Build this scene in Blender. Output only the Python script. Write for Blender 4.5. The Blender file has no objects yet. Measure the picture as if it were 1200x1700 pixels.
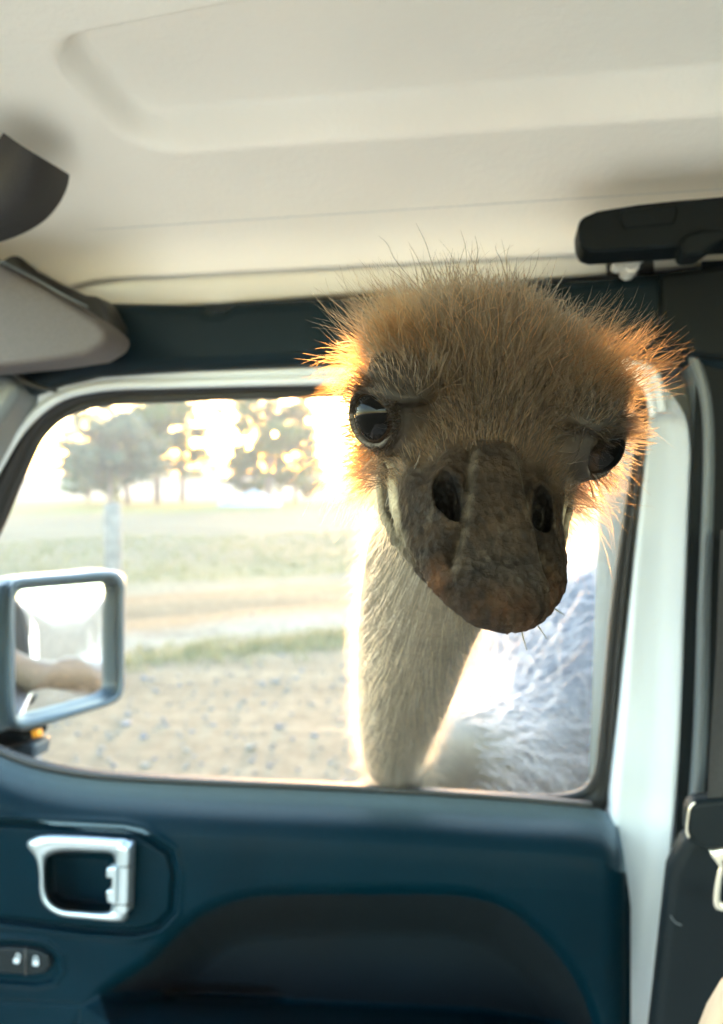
import bpy, bmesh, math, random
import numpy as np
from mathutils import Vector, Matrix

random.seed(4)
rng = np.random.default_rng(7)
sc = bpy.context.scene
COL = sc.collection
R = math.radians

# ------------------------------------------------------------------ camera
CAM_H = 1.5
FPX = 1309.0                    # focal length in pixels of the 1200 x 1700 photograph
PITCH = R(2.2)
cam_d = bpy.data.cameras.new("camera")
cam = bpy.data.objects.new("camera", cam_d)
COL.objects.link(cam)
cam.location = (0, 0, CAM_H)
cam.rotation_euler = (R(90) - PITCH, 0, 0)
cam_d.sensor_fit = 'VERTICAL'
cam_d.sensor_height = 36
cam_d.lens = 36 * FPX / 1700
cam_d.clip_start = 0.01
cam_d.clip_end = 3000
cam_d.dof.use_dof = True
cam_d.dof.focus_distance = 0.335
cam_d.dof.aperture_fstop = 27.7 / 3.3
sc.camera = cam

# ------------------------------------------------------------------ light
SUN_EL, SUN_AZ = R(2.4), R(1.0)        # azimuth from +Y towards +X
w = bpy.data.worlds.new("World")
sc.world = w
w.use_nodes = True
nt = w.node_tree
sky = nt.nodes.new('ShaderNodeTexSky')
sky.sky_type = 'NISHITA'
sky.sun_disc = False
sky.sun_elevation = SUN_EL
sky.sun_rotation = SUN_AZ
sky.air_density = 1.0
sky.dust_density = 0.8
sky.ozone_density = 1.4
nt.links.new(sky.outputs[0], nt.nodes['Background'].inputs[0])
nt.nodes['Background'].inputs[1].default_value = 0.15
sl = bpy.data.lights.new("sun", 'SUN')
sl.energy = 0.24
sl.angle = R(0.53)
sl.color = (1.0, 0.50, 0.18)
sun = bpy.data.objects.new("sun", sl)
COL.objects.link(sun)
sdir = Vector((math.sin(SUN_AZ) * math.cos(SUN_EL), math.cos(SUN_AZ) * math.cos(SUN_EL), math.sin(SUN_EL)))
sun.rotation_euler = sdir.to_track_quat('Z', 'Y').to_euler()
sun.location = sdir * 50
vs = sc.view_settings
vs.view_transform = 'Standard'
vs.look = 'None'
vs.gamma = 1.0
vs.use_curve_mapping = False
vs.exposure = 5.9
sc.render.engine = 'CYCLES'
sc.cycles.use_denoising = True
sc.cycles.max_bounces = 10
sc.cycles.diffuse_bounces = 6
sc.cycles.transmission_bounces = 8
sc.cycles.sample_clamp_indirect = 8.0

# ------------------------------------------------------------------ geometry helpers
PSI = R(10.7)                   # the car stands turned by this much against the view


def P(px, py, Y):
    """world point at depth Y (metres along the ground) seen at that place of the photograph"""
    x = (px - 600) / FPX
    y = (850 - py) / FPX
    dy = math.cos(PITCH) + y * math.sin(PITCH)
    dz = -math.sin(PITCH) + y * math.cos(PITCH)
    s = Y / dy
    return np.array([x * s, Y, CAM_H + dz * s])


def car_ray(px, py):
    x = (px - 600) / FPX
    y = (850 - py) / FPX
    Y = math.cos(PITCH) + y * math.sin(PITCH)
    Z = -math.sin(PITCH) + y * math.cos(PITCH)
    return np.array([x * math.cos(PSI) - Y * math.sin(PSI), x * math.sin(PSI) + Y * math.cos(PSI), Z])


def car_pt(px, py, D, k=0.0):
    """point in car axes (u rearward, n outward, z up) on the plane n = D - k * (z - CAM_H)"""
    r = car_ray(px, py)
    t = D / (r[1] + k * r[2])
    p = r * t
    p[2] += CAM_H
    return p


def glass(px, py, off=0.0):       # the leaning plane of the window frame, off = metres towards the cabin
    return car_pt(px, py, 0.785 - off, 0.2)


def door(px, py, off=0.0):        # the upright inner face of the door
    return car_pt(px, py, 0.77 - off, 0.0)


def smooth_line(pts, n, closed=False):
    """Catmull-Rom through pts, resampled to n points by arc length"""
    p = np.array(pts, float)
    m = len(p)
    out = []
    segs = m if closed else m - 1
    for i in range(segs):
        if closed:
            p0, p1, p2, p3 = p[(i - 1) % m], p[i], p[(i + 1) % m], p[(i + 2) % m]
        else:
            p1, p2 = p[i], p[i + 1]
            p0 = p[i - 1] if i > 0 else 2 * p1 - p2
            p3 = p[i + 2] if i + 2 < m else 2 * p2 - p1
        d = [max(np.linalg.norm(b - a), 1e-9) ** 0.5 for a, b in ((p0, p1), (p1, p2), (p2, p3))]
        t0, t1 = 0, d[0]
        t2 = t1 + d[1]
        t3 = t2 + d[2]
        for t in np.linspace(t1, t2, 14, endpoint=False):
            A1 = (t1 - t) / (t1 - t0) * p0 + (t - t0) / (t1 - t0) * p1
            A2 = (t2 - t) / (t2 - t1) * p1 + (t - t1) / (t2 - t1) * p2
            A3 = (t3 - t) / (t3 - t2) * p2 + (t - t2) / (t3 - t2) * p3
            B1 = (t2 - t) / (t2 - t0) * A1 + (t - t0) / (t2 - t0) * A2
            B2 = (t3 - t) / (t3 - t1) * A2 + (t - t1) / (t3 - t1) * A3
            out.append((t2 - t) / (t2 - t1) * B1 + (t - t1) / (t2 - t1) * B2)
    if closed:
        out.append(out[0])
    else:
        out.append(p[-1])
    out = np.array(out)
    s = np.concatenate([[0], np.cumsum(np.linalg.norm(np.diff(out, axis=0), axis=1))])
    q = np.linspace(0, s[-1], n, endpoint=not closed)
    return np.stack([np.interp(q, s, out[:, k]) for k in range(out.shape[1])], 1)


def link(name, me, mat=None, parent=None, smooth=True):
    o = bpy.data.objects.new(name, me)
    COL.objects.link(o)
    if mat is not None:
        me.materials.append(mat)
    if parent is not None:
        o.parent = parent
    if smooth and hasattr(me, 'polygons'):
        me.polygons.foreach_set('use_smooth', [True] * len(me.polygons))
    return o


def mesh(name, V, F):
    me = bpy.data.meshes.new(name)
    me.from_pydata([tuple(map(float, v)) for v in V], [], [tuple(map(int, f)) for f in F])
    me.update()
    return me


def grid_mesh(name, G, closed=False, flip=False):
    """G: rows x cols x 3; closed joins last column to the first"""
    r, c = G.shape[:2]
    V = G.reshape(-1, 3)
    i = np.arange(r - 1)[:, None]
    j = np.arange(c if closed else c - 1)[None, :]
    j2 = (j + 1) % c
    F = np.stack([i * c + j, i * c + j2, (i + 1) * c + j2, (i + 1) * c + j], -1).reshape(-1, 4)
    if flip:
        F = F[:, ::-1]
    me = bpy.data.meshes.new(name)
    me.vertices.add(len(V))
    me.vertices.foreach_set('co', V.astype(np.float32).ravel())
    me.loops.add(F.size)
    me.loops.foreach_set('vertex_index', F.astype(np.int32).ravel())
    me.polygons.add(len(F))
    me.polygons.foreach_set('loop_start', np.arange(0, F.size, 4, dtype=np.int32))
    me.update(calc_edges=True)
    me.validate()
    return me


def tag(o, label=None, category=None, group=None, kind=None):
    for k, v in (('label', label), ('category', category), ('group', group), ('kind', kind)):
        if v:
            o[k] = v
    return o


def bevel(o, width, seg=4, angle=35):
    m = o.modifiers.new('bevel', 'BEVEL')
    m.width = width
    m.segments = seg
    m.limit_method = 'ANGLE'
    m.angle_limit = R(angle)
    m.use_clamp_overlap = True
    m2 = o.modifiers.new('wn', 'WEIGHTED_NORMAL')
    m2.keep_sharp = False
    return o


def slab(name, outline, place, off, thick, mat, parent, bev=0.004, seg=4, n=0, closed_smooth=True):
    """a body with the outline (photograph points laid on a plane of the car) and a thickness behind it"""
    pts = smooth_line(outline, n, True) if n else np.array(outline, float)
    front = np.array([place(x, y, off) for x, y in pts])
    back = front + np.array([0, thick, 0])
    m = len(front)
    F = [list(range(m)), list(range(2 * m - 1, m - 1, -1))]
    F += [[i, i + m, (i + 1) % m + m, (i + 1) % m] for i in range(m)]
    me = mesh(name, np.concatenate([front, back]), F)
    bm = bmesh.new()
    bm.from_mesh(me)
    bmesh.ops.recalc_face_normals(bm, faces=bm.faces)
    bm.to_mesh(me)
    bm.free()
    o = link(name, me, mat, parent)
    if bev:
        bevel(o, bev, seg)
    return o


def band(name, A, B, place, profile, mat, parent, n=60, closed=False, extra=None):
    """strip between two lines; profile = [(t across, offset towards the cabin)]"""
    a = smooth_line(A, n, closed)
    b = smooth_line(B, n, closed)
    rows = []
    for t, off in profile:
        rows.append([place(*(a[i] * (1 - t) + b[i] * t), off) for i in range(n)])
    G = np.array(rows)
    me = grid_mesh(name, G, closed)
    bm = bmesh.new()
    bm.from_mesh(me)
    bmesh.ops.recalc_face_normals(bm, faces=bm.faces)
    bm.to_mesh(me)
    bm.free()
    return link(name, me, mat, parent)


def box(name, lo, hi, mat, parent, bev=0.0):
    (a, b, c), (d, e, f) = lo, hi
    V = [(a, b, c), (d, b, c), (d, e, c), (a, e, c), (a, b, f), (d, b, f), (d, e, f), (a, e, f)]
    F = [(3, 2, 1, 0), (4, 5, 6, 7), (0, 1, 5, 4), (1, 2, 6, 5), (2, 3, 7, 6), (3, 0, 4, 7)]
    o = link(name, mesh(name, V, F), mat, parent, smooth=bool(bev))
    if bev:
        bevel(o, bev, 4)
    return o


def tube_mesh(name, path, radii, n=12, flat=None):
    """tube along a 3-D path; flat = optional scale of the second cross axis"""
    path = np.array(path, float)
    radii = np.broadcast_to(np.asarray(radii, float), (len(path),))
    T = np.gradient(path, axis=0)
    T /= np.linalg.norm(T, axis=1)[:, None]
    ref = np.array([0, 0, 1.0]) if abs(T[0][2]) < 0.8 else np.array([1.0, 0, 0])
    rows = []
    for p, t, r in zip(path, T, radii):
        a = np.cross(t, ref)
        a /= np.linalg.norm(a)
        b = np.cross(a, t)
        ref = b
        ang = np.linspace(0, 2 * np.pi, n, endpoint=False)
        rows.append(p + r * (np.cos(ang)[:, None] * a + np.sin(ang)[:, None] * b * (flat or 1)))
    G = np.array(rows)
    me = grid_mesh(name, G, True)
    bm = bmesh.new()
    bm.from_mesh(me)
    bm.verts.ensure_lookup_table()
    for base in (0, (len(path) - 1) * n):
        try:
            bm.faces.new([bm.verts[base + i] for i in range(n)])
        except ValueError:
            pass
    bmesh.ops.recalc_face_normals(bm, faces=bm.faces)
    bm.to_mesh(me)
    bm.free()
    return me


# ------------------------------------------------------------------ materials
def mat_new(name):
    m = bpy.data.materials.new(name)
    m.use_nodes = True
    return m, m.node_tree, m.node_tree.nodes['Principled BSDF']


def node(nt, kind, **kw):
    n = nt.nodes.new(kind)
    for k, v in kw.items():
        if hasattr(n, k):
            setattr(n, k, v)
        else:
            n.inputs[k.replace('_', ' ')].default_value = v
    return n


def ramp(nt, src, stops):
    r = nt.nodes.new('ShaderNodeValToRGB')
    e = r.color_ramp.elements
    while len(e) < len(stops):
        e.new(0.5)
    for el, (p, c) in zip(e, stops):
        el.position = p
        el.color = (*c, 1)
    nt.links.new(src, r.inputs[0])
    return r.outputs[0]


def simple(name, col, rough=0.5, metal=0.0, spec=0.5, coat=0.0, var=0.12, vscale=6.0, grain=0.0, gscale=600.0, bump_dist=0.0006, wear=None):
    m, nt, b = mat_new(name)
    tc = node(nt, 'ShaderNodeTexCoord')
    nz = node(nt, 'ShaderNodeTexNoise', Scale=vscale, Detail=5.0)
    nt.links.new(tc.outputs['Object'], nz.inputs['Vector'])
    c = np.array(col)
    out = ramp(nt, nz.outputs['Fac'], [(0.3, tuple(c * (1 - var))), (0.7, tuple(np.minimum(c * (1 + var), 1)))])
    if wear:
        n3 = node(nt, 'ShaderNodeTexNoise', Scale=wear[0], Detail=8.0, Roughness=0.7)
        nt.links.new(tc.outputs['Object'], n3.inputs['Vector'])
        mr = node(nt, 'ShaderNodeMapRange')
        mr.inputs[1].default_value = wear[1]
        mr.inputs[2].default_value = wear[1] + 0.12
        nt.links.new(n3.outputs['Fac'], mr.inputs[0])
        mx = node(nt, 'ShaderNodeMix', data_type='RGBA')
        nt.links.new(mr.outputs[0], mx.inputs[0])
        nt.links.new(out, mx.inputs[6])
        mx.inputs[7].default_value = (*wear[2], 1)
        out = mx.outputs[2]
    nt.links.new(out, b.inputs['Base Color'])
    b.inputs['Roughness'].default_value = rough
    b.inputs['Metallic'].default_value = metal
    b.inputs['Specular IOR Level'].default_value = spec
    b.inputs['Coat Weight'].default_value = coat
    if grain:
        n2 = node(nt, 'ShaderNodeTexNoise', Scale=gscale, Detail=3.0)
        nt.links.new(tc.outputs['Object'], n2.inputs['Vector'])
        bp = node(nt, 'ShaderNodeBump', Strength=grain, Distance=bump_dist)
        nt.links.new(n2.outputs['Fac'], bp.inputs['Height'])
        nt.links.new(bp.outputs[0], b.inputs['Normal'])
    return m


M = {}
M['headliner'] = simple('headliner_white', (0.90, 0.85, 0.77), 0.42, var=0.04, vscale=5, grain=0.35, gscale=170, bump_dist=0.0012,
                        wear=(60, 0.76, (0.35, 0.30, 0.24)))
M['white_paint'] = simple('white_paint', (0.60, 0.66, 0.72), 0.28, coat=0.5, var=0.03, vscale=8, grain=0.03, gscale=60)
M['white_bracket'] = simple('white_bracket', (0.68, 0.66, 0.6), 0.4, var=0.05)
M['black_plastic'] = simple('black_plastic', (0.004, 0.007, 0.009), 0.5, spec=0.1, var=0.2, grain=0.45, gscale=900)
M['door_plastic'] = simple('door_plastic', (0.0002, 0.0070, 0.0120), 0.42, spec=0.03, var=0.14, vscale=9, grain=0.5, gscale=800,
                           wear=(45, 0.74, (0.012, 0.02, 0.026)))
M['door_top_glow'] = simple('door_plastic_lit_top', (0.0002, 0.0070, 0.0120), 0.42, spec=0.03, var=0.14, vscale=9, grain=0.5, gscale=800)
_b = M['door_top_glow'].node_tree.nodes['Principled BSDF']
_b.inputs['Sheen Weight'].default_value = 0.85            # painted-in sheen imitating the window light along the door top
_b.inputs['Sheen Roughness'].default_value = 0.35
_b.inputs['Sheen Tint'].default_value = (0.62, 0.84, 1.0, 1)
M['rail_plastic'] = simple('rail_plastic', (0.003, 0.010, 0.0155), 0.5, spec=0.1, var=0.15, grain=0.4, gscale=800)
M['rubber'] = simple('rubber_seal', (0.010, 0.011, 0.012), 0.55, var=0.2, grain=0.2, gscale=300)
M['grey_trim'] = simple('grey_trim', (0.085, 0.075, 0.075), 0.7, var=0.12, vscale=420, grain=0.6, gscale=900)
M['visor'] = simple('visor_grey', (0.021, 0.020, 0.021), 0.6, var=0.18, vscale=500, grain=0.5, gscale=900)
M['pillar_trim'] = simple('pillar_trim', (0.11, 0.13, 0.145), 0.36, var=0.08, vscale=300, grain=0.3, gscale=700)
M['silver'] = simple('silver_plastic', (0.40, 0.47, 0.52), 0.34, metal=0.85, var=0.04, grain=0.1, gscale=500)
M['chrome'] = simple('belt_metal', (0.75, 0.7, 0.6), 0.3, metal=0.8, var=0.05)
M['webbing'] = simple('webbing', (0.012, 0.013, 0.014), 0.8, var=0.3, vscale=300, grain=0.8, gscale=700)
M['tan_seat'] = simple('tan_upholstery', (0.34, 0.25, 0.17), 0.6, var=0.06, grain=0.3, gscale=400)
M['housing'] = simple('mirror_housing', (0.05, 0.075, 0.095), 0.4, var=0.1, grain=0.3, gscale=700)
M['floor'] = simple('car_floor', (0.57, 0.47, 0.385), 0.9, grain=0.5)
M['icon'] = simple('icon_print', (0.30, 0.34, 0.38), 0.5)
M['amber'] = simple('amber_lens', (0.8, 0.3, 0.03), 0.2, var=0.05)
M['dark_glass'] = simple('dark_glass', (0.02, 0.03, 0.035), 0.04, var=0.02)
mm, nt_, b_ = mat_new('mirror_glass')
b_.inputs['Base Color'].default_value = (0.9, 0.92, 0.94, 1)
b_.inputs['Metallic'].default_value = 1
b_.inputs['Roughness'].default_value = 0.012
M['mirror'] = mm


# ------------------------------------------------------------------ the setting: ground
def ground_material():
    m, nt, b = mat_new('ground')
    geo = node(nt, 'ShaderNodeNewGeometry')
    sep = node(nt, 'ShaderNodeSeparateXYZ')
    nt.links.new(geo.outputs['Position'], sep.inputs[0])
    big = node(nt, 'ShaderNodeTexNoise', Scale=0.35, Detail=4.0)
    nt.links.new(geo.outputs['Position'], big.inputs['Vector'])

    def math_(op, a, bb):
        n = node(nt, 'ShaderNodeMath', operation=op)
        for i, v in enumerate((a, bb)):
            if isinstance(v, (int, float)):
                n.inputs[i].default_value = v
            else:
                nt.links.new(v, n.inputs[i])
        return n.outputs[0]
    # distance across the tracks: s = y - 0.45 x (+ wobble)
    s = math_('SUBTRACT', sep.outputs['Y'], math_('MULTIPLY', sep.outputs['X'], 0.45))
    wob = math_('MULTIPLY', math_('SUBTRACT', big.outputs['Fac'], 0.5), 1.6)
    s = math_('ADD', s, wob)
    sl_ = math_('DIVIDE', math_('LOGARITHM', math_('MAXIMUM', s, 1.0), 10.0), 2.2)   # 1 m .. 158 m on a log scale

    def L(v):
        return math.log10(v) / 2.2
    gravel = (0.36, 0.31, 0.25)
    col = ramp(nt, sl_, [
        (0.0, gravel), (L(7.0), (0.38, 0.32, 0.24)), (L(7.35), (0.30, 0.30, 0.17)), (L(7.9), (0.34, 0.32, 0.20)),
        (L(8.2), (0.46, 0.43, 0.38)), (L(8.9), (0.44, 0.40, 0.34)), (L(9.3), (0.36, 0.28, 0.19)), (L(11.6), (0.37, 0.29, 0.20)),
        (L(12.6), (0.42, 0.37, 0.28)), (L(13.4), (0.26, 0.275, 0.17)), (L(17), (0.27, 0.265, 0.195)), (L(30), (0.27, 0.26, 0.20)),
        (L(41), (0.26, 0.25, 0.18)), (L(46), (0.25, 0.31, 0.12)), (L(75), (0.27, 0.30, 0.14)), (L(110), (0.30, 0.29, 0.24))])
    fine = node(nt, 'ShaderNodeTexNoise', Scale=9.0, Detail=8.0, Roughness=0.75)
    nt.links.new(geo.outputs['Position'], fine.inputs['Vector'])
    mr = node(nt, 'ShaderNodeMapRange')
    mr.inputs[1].default_value, mr.inputs[2].default_value = 0.3, 0.7
    mr.inputs[3].default_value, mr.inputs[4].default_value = 0.62, 1.3
    nt.links.new(fine.outputs['Fac'], mr.inputs[0])
    streak = node(nt, 'ShaderNodeTexNoise', Scale=1.0, Detail=5.0, Roughness=0.6)
    mp = node(nt, 'ShaderNodeMapping')
    mp.inputs['Rotation'].default_value = (0, 0, R(-24))
    mp.inputs['Scale'].default_value = (0.25, 2.2, 1)
    nt.links.new(geo.outputs['Position'], mp.inputs['Vector'])
    nt.links.new(mp.outputs[0], streak.inputs['Vector'])
    mr2 = node(nt, 'ShaderNodeMapRange')
    mr2.inputs[1].default_value, mr2.inputs[2].default_value = 0.3, 0.7
    mr2.inputs[3].default_value, mr2.inputs[4].default_value = 0.78, 1.2
    nt.links.new(streak.outputs['Fac'], mr2.inputs[0])
    mul = node(nt, 'ShaderNodeMix', data_type='RGBA', blend_type='MULTIPLY')
    mul.inputs[0].default_value = 1
    nt.links.new(col, mul.inputs[6])
    cmb = node(nt, 'ShaderNodeCombineColor')
    f = math_('MULTIPLY', mr.outputs[0], mr2.outputs[0])
    for i in range(3):
        nt.links.new(f, cmb.inputs[i])
    nt.links.new(cmb.outputs[0], mul.inputs[7])
    dk = node(nt, 'ShaderNodeVectorMath', operation='MULTIPLY')
    dk.inputs[1].default_value = (0.38, 0.345, 0.30)
    nt.links.new(mul.outputs[2], dk.inputs[0])
    nt.links.new(dk.outputs[0], b.inputs['Base Color'])
    b.inputs['Roughness'].default_value = 0.95
    b.inputs['Specular IOR Level'].default_value = 0.1
    bp = node(nt, 'ShaderNodeBump', Strength=0.6, Distance=0.03)
    nt.links.new(fine.outputs['Fac'], bp.inputs['Height'])
    nt.links.new(bp.outputs[0], b.inputs['Normal'])
    return m


def ground_height(x, y):
    x = np.asarray(x, float)
    y = np.asarray(y, float)
    h = 0.035 * np.sin(x * 0.9 + 0.5 * y) * np.sin(y * 0.55) * np.clip((np.abs(y) - 4) / 4, 0, 1) * np.clip((60 - y) / 20, 0, 1)
    s = y - 0.45 * x
    for c in (8.4, 10.2, 12.2):                       # the wheel ruts of the track
        h = h - 0.07 * np.exp(-((s - c) / 0.28) ** 2)
    far = np.clip((y - 80) / 160, 0, 1)
    return h + far * far * 3.0 + np.clip((y - 60) / 60, 0, 1) * 0.5 * np.sin(x * 0.04)


xs = np.concatenate([[-1500, -700, -350, -180, -110], np.linspace(-70, 70, 141), [110, 180, 350, 700, 1500]])
ys = np.concatenate([[-1500, -600, -250, -120, -60, -30, -15], np.linspace(-8, 30, 153), np.linspace(31, 120, 60), [150, 200, 300, 600, 1500]])
XX, YY = np.meshgrid(xs, ys)
G = np.stack([XX, YY, ground_height(XX, YY)], -1)
ground = link('ground', grid_mesh('ground', G), ground_material())
tag(ground, 'open ground of gravel, dirt tracks and dry grass field', None, None, 'structure')

# loose stones on the gravel: too many to count
ico = bmesh.new()
bmesh.ops.create_icosphere(ico, subdivisions=1, radius=1)
iv = np.array([v.co[:] for v in ico.verts])
ifc = np.array([[v.index for v in f.verts] for f in ico.faces])
ico.free()
NS = 7000
sx = rng.uniform(-7, 4, NS)
sy = rng.uniform(2.5, 11, NS) ** 1.0
keep = (sy - 0.45 * sx) < 7.4 + rng.normal(0, 1.2, NS)
sx, sy = sx[keep], sy[keep]
NS = len(sx)
rad = np.exp(rng.normal(math.log(0.010), 0.4, NS))
SV = iv[None] * (1 + rng.normal(0, 0.16, (NS, 12, 1))) * rad[:, None, None] * np.array([1.2, 1, 0.7])
SV += np.stack([sx, sy, ground_height(sx, sy) + rad * 0.3], 1)[:, None]
SF = ifc[None] + (np.arange(NS) * 12)[:, None, None]
me = bpy.data.meshes.new('gravel')
V_, F_ = SV.reshape(-1, 3), SF.reshape(-1, 3)


def tri_mesh(name, V, F):
    me = bpy.data.meshes.new(name)
    k = F.shape[1]
    me.vertices.add(len(V))
    me.vertices.foreach_set('co', np.ascontiguousarray(V, np.float32).ravel())
    me.loops.add(F.size)
    me.loops.foreach_set('vertex_index', np.ascontiguousarray(F, np.int32).ravel())
    me.polygons.add(len(F))
    me.polygons.foreach_set('loop_start', np.arange(0, F.size, k, dtype=np.int32))
    me.update(calc_edges=True)
    return me


def island_material(name, cols, rough=0.9, trans=None):
    m, nt, b = mat_new(name)
    geo = node(nt, 'ShaderNodeNewGeometry')
    n = len(cols)
    c = ramp(nt, geo.outputs['Random Per Island'], [(i / max(n - 1, 1), q) for i, q in enumerate(cols)])
    nt.links.new(c, b.inputs['Base Color'])
    b.inputs['Roughness'].default_value = rough
    if trans:
        t = node(nt, 'ShaderNodeBsdfTranslucent')
        nt.links.new(c, t.inputs[0])
        mx = node(nt, 'ShaderNodeMixShader')
        mx.inputs[0].default_value = trans
        nt.links.new(b.outputs[0], mx.inputs[1])
        nt.links.new(t.outputs[0], mx.inputs[2])
        nt.links.new(mx.outputs[0], nt.nodes['Material Output'].inputs[0])
    return m


gravel = link('gravel', tri_mesh('gravel', V_, F_),
              island_material('gravel_stones', [(0.08, 0.08, 0.095), (0.12, 0.105, 0.09), (0.16, 0.14, 0.115), (0.11, 0.11, 0.13), (0.15, 0.135, 0.115)]), smooth=False)
tag(gravel, 'loose grey and tan gravel stones beside the car', 'gravel', None, 'stuff')


# grass tufts in the green strip beside the track and along the field's near edge
def blades(name, X, Y, h, mat, label, per=9):
    n = len(X)
    z = ground_height(X, Y)
    X, Y, z = [np.repeat(a, per) for a in (X, Y, z)]
    n = len(X)
    X = X + rng.normal(0, 0.05, n)
    Y = Y + rng.normal(0, 0.05, n)
    a = rng.uniform(0, 6.283, n)
    hh = h * rng.uniform(0.4, 1.2, n)
    lx, ly = rng.normal(0, 0.35, n) * hh, rng.normal(0, 0.35, n) * hh
    wv = 0.006
    V = np.stack([np.stack([X - wv * np.cos(a), Y - wv * np.sin(a), z], 1), np.stack([X + wv * np.cos(a), Y + wv * np.sin(a), z], 1),
                  np.stack([X + lx, Y + ly, z + hh], 1)], 1).reshape(-1, 3)
    F = np.arange(3 * n).reshape(-1, 3)
    o = link(name, tri_mesh(name, V, F), mat, smooth=False)
    return tag(o, label, 'grass', None, 'stuff')


ngr = 3600
gx = rng.uniform(-9, 6, ngr)
gs = np.where(rng.random(ngr) < 0.35, rng.normal(7.6, 0.3, ngr), rng.uniform(13.0, 24, ngr))
blades('grass', gx, gs + 0.45 * gx, 0.10, island_material('grass_blades', [(0.12, 0.13, 0.065), (0.16, 0.155, 0.085), (0.18, 0.16, 0.10), (0.11, 0.125, 0.06)], 0.8, 0.35),
       'short green and straw coloured grass along the track and field')

# ------------------------------------------------------------------ trees at the far side of the field
M['bark'] = simple('bark', (0.12, 0.09, 0.075), 0.95, var=0.35, vscale=3, grain=1, gscale=12, bump_dist=0.03)
M['leaf'] = island_material('leaves', [(0.045, 0.085, 0.020), (0.07, 0.115, 0.026), (0.10, 0.125, 0.03), (0.05, 0.095, 0.035)], 0.6, 0.45)
M['leaf_grey'] = island_material('leaves_grey', [(0.09, 0.105, 0.07), (0.12, 0.135, 0.085), (0.075, 0.095, 0.06)], 0.7, 0.4)


def tree(px, Y, base_py, height, crown_lo, crown_r, nleaf, seed, label, leafmat='leaf', trunk_r=0.17, shape='oval', lean=0.0, leaf=0.16):
    r_ = np.random.default_rng(seed)
    nleaf = int(nleaf * 1.15)
    b = P(px, base_py, Y)
    b[2] = float(ground_height(b[0], b[1])) - 0.05
    root = bpy.data.objects.new('tree', None)
    COL.objects.link(root)
    root.location = b
    tag(root, label, 'tree', 'trees across the field')
    # trunk
    k = 9
    t = np.linspace(0, 1, k)
    path = np.stack([lean * t * height + 0.12 * np.sin(t * 5 + seed), 0.1 * np.cos(t * 4 + seed), t * height * 0.92], 1)
    link('trunk', tube_mesh('trunk', path, trunk_r * (1.15 - t) + 0.02, 9), M['bark'], root)
    # limbs, each a part
    tips = []
    nl = 15
    for i in range(nl):
        h = crown_lo + (height * 0.9 - crown_lo) * (i + 0.5) / nl
        f = (h - crown_lo) / (height - crown_lo)
        rr = crown_r * (math.sin(math.pi * min(1, f * 0.8 + 0.22)) ** 0.7 if shape == 'oval' else (1.05 - f)) * r_.uniform(0.7, 1.1)
        a = i * 2.4 + r_.uniform(-0.5, 0.5)
        c = np.array([np.interp(h, path[:, 2], path[:, 0]), np.interp(h, path[:, 2], path[:, 1]), h])
        e = c + np.array([math.cos(a) * rr, math.sin(a) * rr, r_.uniform(-0.1, 0.35) * rr])
        q = np.array([c + (e - c) * s + np.array([0, 0, 0.25 * rr * s * (1 - s)]) for s in np.linspace(0, 1, 5)])
        link('limb', tube_mesh('limb', q, np.linspace(0.055, 0.012, 5), 6), M['bark'], root)
        for s in (0.45, 0.65, 0.82, 1.0):
            tips.append((c + (e - c) * s, rr))
    tips_p = np.array([q for q, _ in tips])
    # leaf clumps: many small faces spread about the limbs
    which = r_.integers(0, len(tips_p), nleaf)
    cl = r_.normal(0, 1, (len(tips_p) * 3, 3)) * np.array([0.42, 0.42, 0.26]) * crown_r * 0.42
    sub = r_.integers(0, 3, nleaf)
    cen = tips_p[which] + cl[which * 3 + sub] + r_.normal(0, 1, (nleaf, 3)) * np.array([0.2, 0.2, 0.13]) * crown_r * 0.42
    cen[:, 2] = np.clip(cen[:, 2], crown_lo - 0.5, height + 0.4)
    a = r_.normal(0, 1, (nleaf, 3))
    a /= np.linalg.norm(a, axis=1)[:, None]
    bb = np.cross(a, r_.normal(0, 1, (nleaf, 3)))
    bb /= np.linalg.norm(bb, axis=1)[:, None]
    sz = leaf * r_.uniform(0.5, 1.3, nleaf)[:, None]
    V = np.stack([cen - a * sz, cen + bb * sz * 0.55, cen + a * sz, cen - bb * sz * 0.55], 1).reshape(-1, 3)
    o = link('crown', tri_mesh('crown', V, np.arange(4 * nleaf).reshape(-1, 4)), M[leafmat], root, smooth=False)
    return root


tree(258, 56, 838, 13.5, 2.4, 4.2, 15000, 1, 'tall green tree with a straight trunk right of the pale post', 'leaf', 0.20, 'oval')
tree(300, 57, 838, 13.0, 3.2, 2.2, 6500, 2, 'slimmer leaning tree at the right end of the left clump', 'leaf', 0.15, 'oval', 0.06)
tree(212, 54, 838, 12.5, 2.4, 3.6, 11000, 3, 'tree standing just behind the pale post', 'leaf', 0.16, 'oval')
tree(185, 47, 840, 5.4, 1.5, 2.9, 8000, 4, 'low grey green bushy tree behind the pale post', 'leaf_grey', 0.12, 'oval')
tree(148, 60, 838, 4.2, 0.6, 2.4, 6000, 5, 'low rounded dark tree at the left end of the clump', 'leaf', 0.10, 'oval')
tree(445, 56, 842, 12.5, 1.8, 3.3, 12500, 6, 'broad green tree with a dark trunk near the ostrich cheek', 'leaf', 0.22, 'oval')
tree(408, 62, 838, 4.2, 0.6, 1.6, 4000, 7, 'low dark tree left of the pale blue heap', 'leaf', 0.10, 'oval')
tree(488, 58, 840, 7.5, 0.9, 2.6, 7000, 8, 'small green tree nearest to the ostrich', 'leaf', 0.12, 'oval')
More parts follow.
